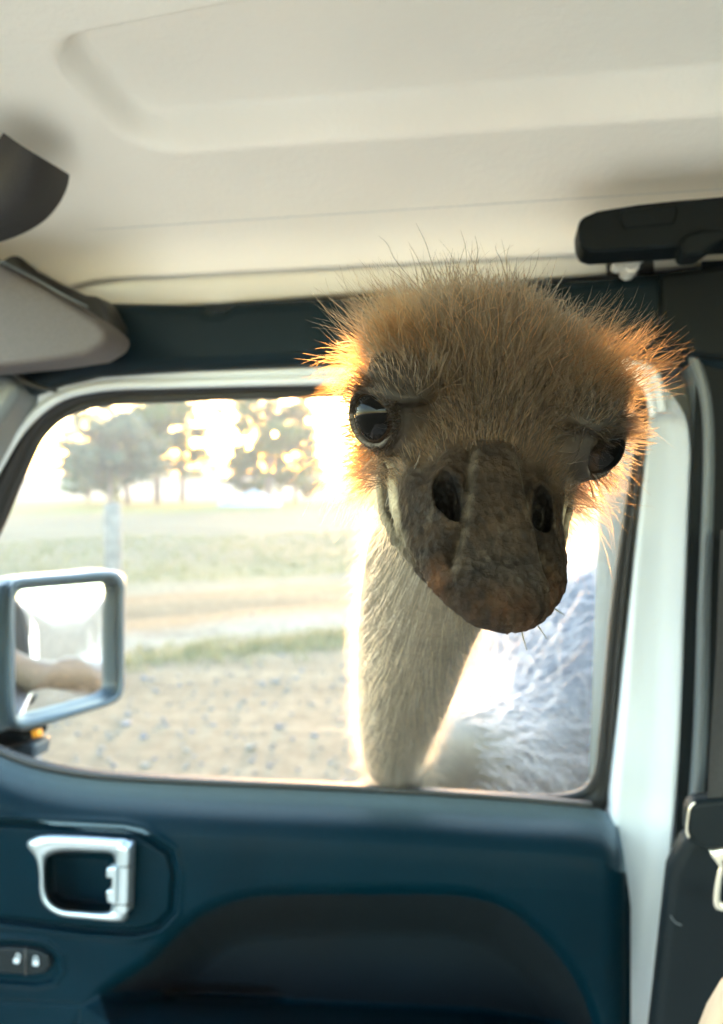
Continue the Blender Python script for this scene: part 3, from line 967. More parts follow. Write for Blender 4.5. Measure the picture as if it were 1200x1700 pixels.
slab('latch_hook', [(1034, 415), (1064, 414), (1063, 442), (1056, 451), (1044, 453), (1035, 446)], lambda x, y, o: car_pt(x, y, 0.705 - o), 0.0, 0.03, M['white_bracket'], lt, 0.005, 4)
slab('latch_pin', [(1016, 437), (1022, 433), (1036, 434), (1036, 447), (1022, 449), (1016, 444)], lambda x, y, o: car_pt(x, y, 0.715 - o), 0.0, 0.012, M['white_bracket'], lt, 0.003, 3)
slab('latch_plate', [(1030, 413), (1084, 410), (1078, 420), (1062, 424), (1034, 420)], lambda x, y, o: car_pt(x, y, 0.70 - o), 0.0, 0.03, M['white_bracket'], lt, 0.002, 3)

# --- body behind the door, seen in the mirror, and its dark inside
bs = bpy.data.objects.new('body_side', None)
COL.objects.link(bs)
bs.parent = car
G = []
for z, n in ((0.50, 0.93), (0.60, 0.965), (0.95, dn), (1.10, dn - 0.004), (1.145, dn - 0.02), (1.16, 0.93), (1.66, 0.835), (1.72, 0.80), (1.74, 0.74)):
    G.append([(u, n, z) for u in np.linspace(0.092, 1.6, 40)])
link('quarter_panel', grid_mesh('quarter_panel', np.array(G)), M['white_paint'], bs)


def lean_n(z):
    return 0.93 - (z - 1.16) * 0.19


q = [(0.30, 1.20), (1.30, 1.20), (1.34, 1.24), (1.34, 1.54), (1.30, 1.58), (0.30, 1.58), (0.26, 1.54), (0.26, 1.24)]
V = [(u, lean_n(z) + 0.006, z) for u, z in q] + [(u, lean_n(z) - 0.002, z) for u, z in q]
F = [list(range(8))] + [[i, (i + 1) % 8, (i + 1) % 8 + 8, i + 8] for i in range(8)]
link('rear_window', mesh('rear_window', V, F), M['dark_glass'], bs, smooth=False)
G = [[(u, n, z) for u in np.linspace(0.16, 1.6, 8)] for z, n in ((0.45, 0.80), (1.15, 0.80), (1.69, 0.73))]
link('inner_trim', grid_mesh('inner_trim', np.array(G)), M['black_plastic'], bs)
box('floor_pan', (-0.9, -0.75, 0.48), (1.6, 0.92, 0.52), M['floor'], car)
box('rear_wall', (1.56, -0.75, 0.52), (1.6, 0.78, 1.8), M['black_plastic'], car)

# ------------------------------------------------------------------ the ostrich
# signed-distance sculpting on a grid, turned into one surface
def surface_nets(d, org, h):
    s = d < 0
    nx, ny, nz = d.shape
    cnt = np.zeros((nx - 1, ny - 1, nz - 1), np.int8)
    for i in (0, 1):
        for j in (0, 1):
            for k in (0, 1):
                cnt += s[i:nx - 1 + i, j:ny - 1 + j, k:nz - 1 + k]
    act = (cnt > 0) & (cnt < 8)
    ci, cj, ck = np.nonzero(act)
    idx = np.full(act.shape, -1, np.int64)
    idx[ci, cj, ck] = np.arange(len(ci))
    acc = np.zeros((len(ci), 3))
    num = np.zeros(len(ci))
    cor = [(i, j, k) for i in (0, 1) for j in (0, 1) for k in (0, 1)]
    val = {c: d[ci + c[0], cj + c[1], ck + c[2]] for c in cor}
    for a in cor:
        for ax in range(3):
            if a[ax] == 0:
                b = list(a)
                b[ax] = 1
                b = tuple(b)
                va, vb = val[a], val[b]
                x = (va < 0) != (vb < 0)
                t = np.where(x, va / np.where(x, va - vb, 1), 0)
                p = np.tile(np.array(a, float), (len(ci), 1))
                p[:, ax] += t
                acc += p * x[:, None]
                num += x
    V = (acc / num[:, None] + np.stack([ci, cj, ck], 1)) * h + org
    Fs = []
    for ax in range(3):
        sl0 = [slice(None)] * 3
        sl1 = [slice(None)] * 3
        sl0[ax] = slice(0, -1)
        sl1[ax] = slice(1, None)
        s0, s1 = s[tuple(sl0)], s[tuple(sl1)]
        e = np.nonzero(s0 != s1)
        o1, o2 = [(1, 2), (2, 0), (0, 1)][ax]
        e = np.stack(e, 1)
        ok = (e[:, o1] > 0) & (e[:, o2] > 0) & (e[:, o1] < d.shape[o1] - 1) & (e[:, o2] < d.shape[o2] - 1)
        e = e[ok]
        ins = s0[e[:, 0], e[:, 1], e[:, 2]]
        q = []
        for d1, d2 in ((0, 0), (-1, 0), (-1, -1), (0, -1)):
            c = e.copy()
            c[:, o1] += d1
            c[:, o2] += d2
            q.append(idx[c[:, 0], c[:, 1], c[:, 2]])
        q = np.stack(q, 1)
        q[ins] = q[ins][:, ::-1]
        Fs.append(q[:, ::-1])
    return V, np.concatenate(Fs)


def smin(a, b, k):
    h = np.clip(0.5 + 0.5 * (b - a) / k, 0, 1)
    return b * (1 - h) + a * h - k * h * (1 - h)


def smax(a, b, k):
    return -smin(-a, -b, k)


def ell(x, y, z, c, r):
    a, b, e = (x - c[0]) / r[0], (y - c[1]) / r[1], (z - c[2]) / r[2]
    k0 = np.sqrt(a * a + b * b + e * e)
    k1 = np.sqrt((a / r[0]) ** 2 + (b / r[1]) ** 2 + (e / r[2]) ** 2) + 1e-9
    return k0 * (k0 - 1) / k1


def capsule(x, y, z, A, B, ra, rb):
    A, B = np.array(A, float), np.array(B, float)
    AB = B - A
    t = np.clip(((x - A[0]) * AB[0] + (y - A[1]) * AB[1] + (z - A[2]) * AB[2]) / AB.dot(AB), 0, 1)
    return np.sqrt((x - A[0] - t * AB[0]) ** 2 + (y - A[1] - t * AB[1]) ** 2 + (z - A[2] - t * AB[2]) ** 2) - (ra + (rb - ra) * t)


def chain(x, y, z, pts, rad, k):
    d = None
    for i in range(len(pts) - 1):
        c = capsule(x, y, z, pts[i], pts[i + 1], rad[i], rad[i + 1])
        d = c if d is None else smin(d, c, k)
    return d


# pose of the head: bill forward and down towards the camera
YAW, PIT, ROL = R(-2.0), R(35.0), R(9.5)
HEAD = np.array([0.0575, 0.3700, CAM_H + 0.0250])
fw = np.array([math.sin(YAW) * math.cos(PIT), -math.cos(YAW) * math.cos(PIT), -math.sin(PIT)])
r0 = np.array([math.cos(YAW), math.sin(YAW), 0.0])
t0 = np.cross(fw, r0)
t0 = t0 if t0[2] > 0 else -t0
rt = math.cos(ROL) * r0 - math.sin(ROL) * t0
up = math.cos(ROL) * t0 + math.sin(ROL) * r0
HM = np.stack([rt, fw, up], 1)                     # columns: right in the picture, bill, crown


def head_to_world(p):
    return (np.asarray(p) / 100.0) @ HM.T + HEAD


def world_to_head(p):
    return (np.asarray(p) - HEAD) @ HM * 100.0


# neck: out of the back of the head, down, over the sill and on to the body outside
neck_w = [head_to_world((0.0, -4.0, -2.0)), P(722, 935, 0.475), P(694, 1030, 0.535), P(676, 1120, 0.61), P(662, 1190, 0.70), P(655, 1243, 0.80), P(660, 1258, 0.92),
          np.array([0.080, 1.07, 1.125]), np.array([0.15, 1.20, 1.08]), np.array([0.25, 1.36, 1.05]), np.array([0.36, 1.52, 1.05])]
neck_r = [0.036, 0.0365, 0.0350, 0.0335, 0.031, 0.027, 0.031, 0.046, 0.072, 0.10, 0.14]
neck_path = smooth_line(np.array(neck_w), 46)
_s0 = np.concatenate([[0], np.cumsum(np.linalg.norm(np.diff(np.array(neck_w), axis=0), axis=1))])
_s1 = np.linspace(0, 1, 46)
neck_rad = np.interp(_s1, _s0 / _s0[-1], neck_r)

EYE_C = np.array([4.45, 0.75, 0.55])
EYE_R = 1.75
EYE_AX = np.array([0.66, 0.73, 0.16])
EYE_AX /= np.linalg.norm(EYE_AX)


def bill_w(y):
    return np.interp(y, [0, 2, 4, 5.5, 7, 8.5, 9.5, 10.1, 10.6, 10.95, 11.1], [3.3, 3.65, 3.65, 3.55, 3.35, 2.98, 2.55, 2.02, 1.45, 0.85, 0.15])


def bill_top(y):
    return np.interp(y, [0, 2, 3.5, 5, 6.5, 8, 9.5, 10.5, 11.2, 11.4], [1.6, 1.45, 1.25, 0.85, 0.35, -0.25, -0.85, -1.3, -1.75, -2.0])


def bill_mouth(y):
    return np.interp(y, [0, 2, 4, 6, 8, 9.5, 10.5, 11.4], [-2.1, -2.0, -1.95, -1.95, -2.0, -2.1, -2.25, -2.4])


def plate_w(y):
    return np.interp(y, [3.6, 4.2, 5.5, 7, 8.3, 9.3, 10.2, 11.0], [0.65, 0.85, 1.0, 1.2, 1.55, 1.85, 1.75, 1.2])


def skew(y):
    return 0.33 * np.exp(-((y - 4.8) / 2.6) ** 2)


UP_L = [(3.9, 1.3, -1.3), (4.0, 2.0, -1.2), (3.85, 3.0, -1.5), (3.6, 4.4, -1.75), (3.3, 6.0, -1.9), (2.85, 7.6, -1.95), (2.45, 9.0, -2.0)]
LO_L = [(3.9, 1.0, -1.6), (4.25, 1.6, -1.85), (4.25, 2.7, -2.25), (3.95, 4.2, -2.45), (3.45, 6.0, -2.55), (2.65, 7.6, -2.6), (1.8, 9.0, -2.7)]
MID_L = [tuple(0.5 * (np.array(p) + np.array(q)) + np.array([0.2, 0.1, 0.05]) * min(1, 8 / p[1] - 1)) for p, q in zip(UP_L, LO_L)]


def head_sdf(x, y, z):
    X = np.abs(x + skew(y))
    d = ell(X, y, z, (0, -1.8, 0.75), (5.0, 5.0, 3.1))
    d = smin(d, ell(X, y, z, (4.1, 0.1, 2.35), (1.7, 2.7, 0.8)), 0.9)
    d = smin(d, ell(X, y, z, (0, 2.8, -0.5), (3.5, 4.0, 2.1)), 1.4)
    d = smin(d, ell(X, y, z, (3.0, 0.2, -2.1), (1.7, 3.2, 1.7)), 1.2)
    d = smin(d, ell(X, y, z, (0, -2.2, -2.6), (3.2, 4.0, 2.8)), 1.5)
    # upper bill
    w_, t_, m_ = bill_w(y), bill_top(y), bill_mouth(y)
    hgt = np.maximum(t_ - m_, 0.15)
    zz = (z - m_) / hgt
    g = (np.abs(X / np.maximum(w_, 0.1)) ** 2.6 + np.clip(zz, 0, 9) ** 2.2) ** (1 / 2.4)
    ub = (g - 1) * np.minimum(w_, hgt) * 0.8
    ub = smax(ub, (m_ + 0.03) - z, 0.25)
    ub = smax(ub, 1.0 - y, 0.5)
    ub = smax(ub, y - 11.1, 0.4)
    d = smin(d, ub, 0.7)
    # lower bill
    wl = w_ * 0.95 - 0.02 - 0.9 * sstep(6.0, 9.5, y)
    gl = (np.abs(X / np.maximum(wl, 0.1)) ** 2.4 + (np.clip((m_ - z), 0, 9) / 1.15) ** 2.2) ** (1 / 2.3)
    lb = (gl - 1) * np.minimum(np.maximum(wl, 0.1), 1.1) * 0.8
    lb = smax(lb, z - (m_ - 0.07), 0.15)
    lb = smax(lb, y - 9.6, 0.6)
    lb = smax(lb, 1.5 - y, 0.5)
    d = smin(d, lb, 0.16)
    # mouth crease
    slab_ = np.maximum(np.maximum(np.abs(z - m_ + 0.02) - 0.07, (w_ - 0.55) - X), 2.6 - y)
    d = smax(d, -slab_, 0.12)
    # hollow between bill edge, nostril and cheek
    d = smax(d, -ell(X, y, z, (3.15, 5.0, 1.15), (0.75, 2.6, 1.05)), 0.6)
    # lips: pale folds running from the corner of the mouth along the bill
    d = smin(d, chain(X, y, z, UP_L, [0.24, 0.27, 0.24, 0.22, 0.18, 0.13, 0.06], 0.1), 0.25)
    d = smin(d, chain(X, y, z, LO_L, [0.26, 0.30, 0.28, 0.24, 0.18, 0.12, 0.06], 0.1), 0.65)
    d = smax(d, -chain(X, y, z, MID_L, [0.10, 0.15, 0.14, 0.11, 0.08, 0.05, 0.03], 0.05), 0.1)
    # raised plate along the top of the bill, swelling into the nail
    pw = plate_w(y)
    on = sstep(3.7, 4.3, y) * (1 - sstep(11.0, 11.4, y)) * sstep(-0.2, 0.6, (z - m_) / hgt)
    d = d - 0.25 * on * sstep(0.16, -0.16, X - pw) * (1 - 0.75 * sstep(8.0, 9.8, y))
    d = d + 0.12 * on * (1 - 0.8 * sstep(8.0, 9.8, y)) * np.exp(-((X - pw - 0.14) / 0.12) ** 2)
    d = d - 0.20 * np.exp(-((y - 10.0) / 0.9) ** 2 - (X / 1.7) ** 2) * on
    d = d + 0.16 * np.exp(-((y - 8.6) / 0.55) ** 2) * on * sstep(2.6, 1.6, X)
    # nostrils
    ca, sa = math.cos(0.22), math.sin(0.22)
    xr, yr = (X - 1.95) * ca + (y - 6.35) * sa, -(X - 1.95) * sa + (y - 6.35) * ca
    nos = ell(xr, yr, z, (0, 0, 0.25), (0.47, 1.05, 1.9))
    d = d - 0.15 * np.exp(-((nos - 0.12) / 0.17) ** 2)
    d = smax(d, -nos, 0.12)
    # eye opening and lids
    ex, ey, ez = X - EYE_C[0], y - EYE_C[1], z - EYE_C[2]
    er = np.sqrt(ex * ex + ey * ey + ez * ez) + 1e-6
    ca_ = (ex * EYE_AX[0] + ey * EYE_AX[1] + ez * EYE_AX[2]) / er
    angd = np.arccos(np.clip(ca_, -1, 1)) * EYE_R
    vz = (ez - er * ca_ * EYE_AX[2]) / er
    open_r = 1.36 - 0.26 * sstep(0.1, 0.62, vz)
    cut = np.maximum(angd - open_r, 0.9 - er)
    cut = np.maximum(cut, er - 3.4)
    d = smax(d, -cut, 0.12)
    lid = np.maximum(np.abs(er - (EYE_R + 0.07)) - 0.12, np.maximum(open_r - angd, angd - 2.3))
    d = smin(d, lid, 0.7)
    rim = np.sqrt(np.maximum(angd - open_r - 0.05, -9) ** 2 + (er - EYE_R - 0.08) ** 2) - 0.06
    d = smin(d, rim, 0.2)
    for k_, (o_, a_) in enumerate(((1.8, 0.045), (2.15, 0.03))):      # lid creases
        d = d + a_ * np.exp(-((angd - o_) / 0.10) ** 2) * (er < 3.0)
    # ear opening side bulge and skin wrinkles
    d = d + 0.030 * np.sin(7.5 * z + 2.0 * np.sin(1.3 * y)) * np.exp(-((X - 3.8) / 1.0) ** 2 - ((y - 2.0) / 1.8) ** 2 - ((z + 0.9) / 1.1) ** 2)
    # uneven, pitted horn
    hn = np.sin(3.1 * x + 1.7 * y) * np.sin(2.7 * y - 1.9 * z + 0.6) + 0.6 * np.sin(6.3 * x - 4.1 * y + 1) * np.sin(5.7 * z + 3.3 * y)
    hn2 = np.sin(11.0 * x + 7.3 * y + 2 * np.sin(3 * z)) * np.sin(9.1 * y - 8.2 * x + 1.3) * np.sin(8.0 * z + 2.1 * x)
    hn3 = np.sin(17.0 * x - 5.0 * y) * np.sin(15.0 * y + 6.0 * x + 0.4)
    d = d + (0.024 * hn + 0.030 * hn2 + 0.016 * hn3 * sstep(8, 10, y)) * sstep(3, 5, y)
    return d


h = 0.105
gx_ = np.arange(-6.9, 6.9, h)
gy_ = np.arange(-8.6, 12.3, h)
gz_ = np.arange(-7.2, 5.6, h)
X3, Y3, Z3 = np.meshgrid(gx_.astype(np.float32), gy_.astype(np.float32), gz_.astype(np.float32), indexing='ij')
D3 = head_sdf(X3, Y3, Z3)
nk = world_to_head(neck_path)
D3 = smin(D3, chain(X3, Y3, Z3, nk[:16], neck_rad[:16] * 97, 0.4), 1.6)
HV, HF = surface_nets(D3, np.array([gx_[0], gy_[0], gz_[0]]), h)
head_local = HV.copy()
HVw = head_to_world(HV)
HF = HF[:, ::-1]                                    # mirrored axes
del X3, Y3, Z3, D3

# body, lower neck and legs on a coarser grid (world metres)
BC = np.array([0.56, 1.86, 1.00])
ba = np.array([0.62, 0.78, 0.0])
ba /= np.linalg.norm(ba)                            # tail direction
bl = np.array([-ba[1], ba[0], 0])
hb = 0.011
g1 = np.arange(-0.25, 1.45, hb)
g2 = np.arange(0.36, 2.75, hb)
g3 = np.arange(-0.02, 1.56, hb)
X3, Y3, Z3 = np.meshgrid(g1.astype(np.float32), g2.astype(np.float32), g3.astype(np.float32), indexing='ij')
lx = (X3 - BC[0]) * ba[0] + (Y3 - BC[1]) * ba[1]
ly = (X3 - BC[0]) * bl[0] + (Y3 - BC[1]) * bl[1]
lz = Z3 - BC[2]
D3 = ell(lx, ly, lz, (0, 0, 0), (0.50, 0.33, 0.34))
D3 = smin(D3, ell(lx, ly, lz, (0.42, 0, 0.0), (0.26, 0.20, 0.22)), 0.12)
D3 = smin(D3, ell(lx, np.abs(ly), lz, (0.0, 0.27, -0.02), (0.36, 0.10, 0.22)), 0.06)
D3 = smin(D3, ell(lx, ly, lz, (-0.36, 0, -0.02), (0.2, 0.2, 0.22)), 0.1)
D3 = smin(D3, chain(X3, Y3, Z3, neck_path[2:], neck_rad[2:], 0.02), 0.06)
for s in (-1, 1):
    def lp(a, b, c):
        return BC + ba * a + bl * b * s + np.array([0, 0, c])
    leg = chain(X3, Y3, Z3, [lp(0.02, 0.17, -0.15), lp(-0.12, 0.17, -0.42), lp(0.06, 0.16, -0.60), lp(-0.05, 0.16, -0.955)], [0.13, 0.062, 0.045, 0.03], 0.02)
    D3 = smin(D3, leg, 0.05)
    D3 = smin(D3, chain(X3, Y3, Z3, [lp(-0.05, 0.16, -0.955), lp(-0.22, 0.17, -0.975)], [0.034, 0.022], 0.01), 0.02)
    D3 = smin(D3, chain(X3, Y3, Z3, [lp(-0.05, 0.16, -0.96), lp(-0.15, 0.22, -0.98)], [0.026, 0.016], 0.01), 0.02)
BV, BF = surface_nets(D3, np.array([g1[0], g2[0], g3[0]]), hb)
del X3, Y3, Z3, D3, lx, ly, lz

OB = np.array([BC[0], BC[1], 0.0])
V = np.concatenate([HVw, BV]) - OB
F = np.concatenate([HF, BF + len(HVw)])
ome = tri_mesh('ostrich', V, F)

# skin colours by region of the body
lx, ly, lz = head_local.T
AX = np.abs(lx + skew(ly))
skin = np.tile(np.array([0.042, 0.028, 0.016]), (len(lx), 1))


def paint(mask, col):
    global skin
    mk = np.clip(mask, 0, 1)[:, None]
    skin = skin * (1 - mk) + np.array(col) * mk


paint(sstep(-2.2, -3.6, lz) * sstep(4.5, 2.5, ly), (0.105, 0.088, 0.066))                 # throat
paint(sstep(-2, -4.5, ly), (0.20, 0.14, 0.08))
paint(sstep(1.0, 1.8, lz) * sstep(4.2, 3.2, ly), (0.026, 0.017, 0.010))                # skin under the crown
paint(sstep(3.6, 4.8, ly) * sstep(-3.4, -2.6, lz), (0.0175, 0.0105, 0.0052))             # horn
paint(sstep(0.25, 0.0, AX - plate_w(ly)) * sstep(3.8, 4.3, ly) * (lz > -1.9), (0.0205, 0.0128, 0.0068))
paint(0.75 * np.exp(-((AX - plate_w(ly) - 0.02) / 0.13) ** 2) * sstep(4.2, 4.8, ly) * sstep(10, 9, ly) * (lz > -1.5), (0.075, 0.06, 0.042))
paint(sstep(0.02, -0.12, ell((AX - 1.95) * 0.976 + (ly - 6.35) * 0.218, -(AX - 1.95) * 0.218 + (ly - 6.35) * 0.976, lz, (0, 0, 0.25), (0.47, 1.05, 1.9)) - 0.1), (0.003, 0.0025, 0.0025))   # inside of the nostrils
cr = np.clip(np.sin(5.2 * lx + 2.1 * ly) * np.sin(4.4 * ly - 3.0 * lx + 1.0) + 0.5 * np.sin(13 * lx - 9 * ly), 0, 1)
paint(0.8 * cr * sstep(5.0, 7.5, ly), (0.0075, 0.0055, 0.004))   # dried dirt
paint(0.55 * np.exp(-((ly - 9.2) / 0.9) ** 2) * sstep(1.9, 1.2, AX), (0.026, 0.022, 0.018))
nz_ = np.clip(0.5 + 0.45 * np.sin(2.3 * lx + 1.1 * ly) * np.sin(3.7 * lx - 2.0 * ly + 0.7) + 0.4 * np.sin(9.1 * lx + 3 * ly) * np.sin(8.3 * ly - 4 * lx), 0, 1)
paint(sstep(9.6, 11.0, ly) * (0.15 + 0.75 * nz_), (0.036, 0.0165, 0.0075))               # rusty dirt at the tip
paint(0.7 * sstep(8.2, 9.2, ly) * sstep(1.6, 2.3, AX) * nz_, (0.06, 0.026, 0.011))
for ln, cc in ((UP_L, (0.32, 0.27, 0.185)), (LO_L, (0.30, 0.255, 0.175))):
    dl = chain(AX, ly, lz, ln, [0.15] * len(ln), 0.05)
    paint(0.92 * sstep(0.38, 0.08, dl) * sstep(8.0, 5.5, ly), cc)
paint(0.9 * sstep(0.1, -0.02, chain(AX, ly, lz, MID_L, [0.13, 0.16, 0.14, 0.11, 0.08, 0.05, 0.03], 0.05)), (0.03, 0.022, 0.017))
ed = np.sqrt(((np.stack([AX, ly, lz], 1) - EYE_C) ** 2).sum(1))
ea = np.arccos(np.clip(((np.stack([AX, ly, lz], 1) - EYE_C) @ EYE_AX) / (ed + 1e-6), -1, 1)) * EYE_R
paint(0.85 * sstep(2.6, 1.5, ea) * (ed < 3.2), (0.018, 0.016, 0.015))
paint(0.6 * np.exp(-((ea - 1.3) / 0.06) ** 2) * (ed < 2.6) * (lz < 0.4), (0.16, 0.14, 0.12))
paint(0.7 * sstep(2.9, 2.0, ea) * sstep(0.6, 1.4, lz) * (ed < 4), (0.022, 0.018, 0.014))
bskin = np.tile(np.array([0.075, 0.071, 0.073]), (len(BV), 1))
dn_ = np.min(np.linalg.norm(BV[:, None, :] - neck_path[None, 2:31], axis=2), axis=1)
mk = sstep(0.16, 0.08, dn_)[:, None]
bskin = bskin * (1 - mk) + np.array([0.105, 0.088, 0.066]) * mk
mk = sstep(0.62, 0.52, BV[:, 2])[:, None]
bskin = bskin * (1 - mk) + np.array([0.30, 0.22, 0.17]) * mk
colr = np.concatenate([skin, bskin])
ca = ome.attributes.new('skin', 'FLOAT_COLOR', 'POINT')
horn = np.concatenate([sstep(3.6, 4.8, ly) * sstep(-3.4, -2.6, lz), np.zeros(len(BV))])[:, None]
ca.data.foreach_set('color', np.concatenate([colr, horn], 1).astype(np.float32).ravel())
m, nt, b = mat_new('ostrich_skin')
at = node(nt, 'ShaderNodeAttribute', attribute_name='skin')
tc = node(nt, 'ShaderNodeTexCoord')
n1 = node(nt, 'ShaderNodeTexNoise', Scale=70.0, Detail=8.0, Roughness=0.7)
n2 = node(nt, 'ShaderNodeTexNoise', Scale=420.0, Detail=6.0, Roughness=0.7)
vo = node(nt, 'ShaderNodeTexVoronoi', Scale=260.0)
for n_ in (n1, n2, vo):
    nt.links.new(tc.outputs['Object'], n_.inputs['Vector'])
mr = node(nt, 'ShaderNodeMapRange')
mr.inputs[1].default_value, mr.inputs[2].default_value = 0.32, 0.68
mr.inputs[3].default_value, mr.inputs[4].default_value = 0.3, 1.75
nt.links.new(n1.outputs['Fac'], mr.inputs[0])
mr2 = node(nt, 'ShaderNodeMapRange')
mr2.inputs[1].default_value, mr2.inputs[2].default_value = 0.3, 0.7
mr2.inputs[3].default_value, mr2.inputs[4].default_value = 0.7, 1.3
nt.links.new(n2.outputs['Fac'], mr2.inputs[0])
ml = node(nt, 'ShaderNodeMath', operation='MULTIPLY')
mrs = node(nt, 'ShaderNodeMath', operation='SUBTRACT')
mrs.inputs[1].default_value = 1.0
nt.links.new(mr.outputs[0], mrs.inputs[0])
mra = node(nt, 'ShaderNodeMath', operation='MULTIPLY_ADD')
mra.inputs[1].default_value, mra.inputs[2].default_value = 0.75, 0.25
nt.links.new(at.outputs['Alpha'], mra.inputs[0])
mrb = node(nt, 'ShaderNodeMath', operation='MULTIPLY_ADD')
mrb.inputs[2].default_value = 1.0
nt.links.new(mrs.outputs[0], mrb.inputs[0])
nt.links.new(mra.outputs[0], mrb.inputs[1])
nt.links.new(mrb.outputs[0], ml.inputs[0])
nt.links.new(mr2.outputs[0], ml.inputs[1])
vm = node(nt, 'ShaderNodeVectorMath', operation='SCALE')
nt.links.new(at.outputs['Color'], vm.inputs[0])
nt.links.new(ml.outputs[0], vm.inputs['Scale'])
sc_n = node(nt, 'ShaderNodeTexNoise', Scale=150.0, Detail=9.0, Roughness=0.75)
sc_m = node(nt, 'ShaderNodeMapping')
sc_m.inputs['Rotation'].default_value = (0.4, 0.2, 0.5)
sc_m.inputs['Scale'].default_value = (1.0, 1.0, 0.35)
nt.links.new(tc.outputs['Object'], sc_m.inputs['Vector'])
nt.links.new(sc_m.outputs[0], sc_n.inputs['Vector'])
sc_r = node(nt, 'ShaderNodeMapRange')
sc_r.inputs[1].default_value, sc_r.inputs[2].default_value = 0.56, 0.70
sc_r.inputs[4].default_value = 0.6
nt.links.new(sc_n.outputs['Fac'], sc_r.inputs[0])
sc_h = node(nt, 'ShaderNodeMath', operation='MULTIPLY')
nt.links.new(sc_r.outputs[0], sc_h.inputs[0])
nt.links.new(at.outputs['Alpha'], sc_h.inputs[1])
sc_x = node(nt, 'ShaderNodeMix', data_type='RGBA')
nt.links.new(sc_h.outputs[0], sc_x.inputs[0])
nt.links.new(vm.outputs[0], sc_x.inputs[6])
sc_x.inputs[7].default_value = (0.085, 0.068, 0.048, 1)
nt.links.new(sc_x.outputs[2], b.inputs['Base Color'])
b.inputs['Roughness'].default_value = 0.38
b.inputs['Specular IOR Level'].default_value = 0.13
ad = node(nt, 'ShaderNodeMath', operation='ADD')
nt.links.new(n2.outputs['Fac'], ad.inputs[0])
nt.links.new(vo.outputs['Distance'], ad.inputs[1])
ad2 = node(nt, 'ShaderNodeMath', operation='ADD')
nt.links.new(ad.outputs[0], ad2.inputs[0])
nt.links.new(n1.outputs['Fac'], ad2.inputs[1])
bp = node(nt, 'ShaderNodeBump', Strength=1.0, Distance=0.0019)
bs_ = node(nt, 'ShaderNodeMath', operation='MULTIPLY_ADD')
bs_.inputs[1].default_value, bs_.inputs[2].default_value = 0.75, 0.25
nt.links.new(at.outputs['Alpha'], bs_.inputs[0])
nt.links.new(bs_.outputs[0], bp.inputs['Strength'])
nt.links.new(ad2.outputs[0], bp.inputs['Height'])
nt.links.new(bp.outputs[0], b.inputs['Normal'])
ost = link('ostrich', ome, m)
ost.location = OB
tag(ost, 'brown fuzzy ostrich leaning its head and neck through the open car window', 'ostrich')

# eyes
def eye_material():
    m, nt, b = mat_new('ostrich_eye')
    tc = node(nt, 'ShaderNodeTexCoord')
    sp = node(nt, 'ShaderNodeSeparateXYZ')
    nt.links.new(tc.outputs['Object'], sp.inputs[0])
    mr = node(nt, 'ShaderNodeMapRange')
    mr.inputs[1].default_value, mr.inputs[2].default_value = EYE_R / 100 * 0.70, EYE_R / 100
    nt.links.new(sp.outputs['Z'], mr.inputs[0])
    nz = node(nt, 'ShaderNodeTexNoise', Scale=900.0, Detail=4.0)
    nt.links.new(tc.outputs['Object'], nz.inputs['Vector'])
    c = ramp(nt, mr.outputs[0], [(0.0, (0.010, 0.007, 0.006)), (0.12, (0.020, 0.011, 0.006)), (0.5, (0.016, 0.009, 0.005)), (0.62, (0.002, 0.002, 0.002))])
    nt.links.new(c, b.inputs['Base Color'])
    b.inputs['Roughness'].default_value = 0.6
    b.inputs['Specular IOR Level'].default_value = 0.0
    b.inputs['Coat Weight'].default_value = 1.0
    b.inputs['Coat Roughness'].default_value = 0.02
    b.inputs['Coat IOR'].default_value = 1.2
    return m


em = eye_material()
for s in (-1, 1):
    bm = bmesh.new()
    bmesh.ops.create_uvsphere(bm, u_segments=40, v_segments=28, radius=EYE_R / 100)
    for v in bm.verts:                         # cornea bulge towards +z
        c = v.co.z / (EYE_R / 100)
        if c > 0.72:
            v.co *= 1 + 0.10 * ((c - 0.72) / 0.28) ** 1.0
    me = bpy.data.meshes.new('eye')
    bm.to_mesh(me)
    bm.free()
    e = link('eye', me, em, ost)
    pos = head_to_world(EYE_C * np.array([s, 1, 1])) - OB
    ax = HM @ (EYE_AX * np.array([s, 1, 1]))
    e.location = pos
    e.rotation_euler = Vector(ax).to_track_quat('Z', 'Y').to_euler()


# ---- feathers as fine curves
def hair_material(name, col, var=0.25, rough=0.35, tip=None):
    m, nt, b = mat_new(name)
    nt.nodes.remove(b)
    h_ = node(nt, 'ShaderNodeBsdfHairPrincipled')
    h_.parametrization = 'COLOR'
    h_.inputs['Roughness'].default_value = rough
    h_.inputs['Radial Roughness'].default_value = 0.5
    h_.inputs['IOR'].default_value = 1.22
    hi = node(nt, 'ShaderNodeHairInfo')
    c = np.array(col)
    o = ramp(nt, hi.outputs['Random'], [(0.0, tuple(c * (1 - var * 1.6))), (0.45, tuple(c)), (1.0, tuple(np.minimum(c * (1 + var), 0.95)))])
    if tip is not None:
        mx = node(nt, 'ShaderNodeMix', data_type='RGBA')
        nt.links.new(hi.outputs['Intercept'], mx.inputs[0])
        nt.links.new(o, mx.inputs[6])
        mx.inputs[7].default_value = (*tip, 1)
        o = mx.outputs[2]
    nt.links.new(o, h_.inputs['Color'])
    nt.links.new(h_.outputs[0], nt.nodes['Material Output'].inputs[0])
    return m


def unit(a):
    return a / (np.linalg.norm(a, axis=-1, keepdims=True) + 1e-12)


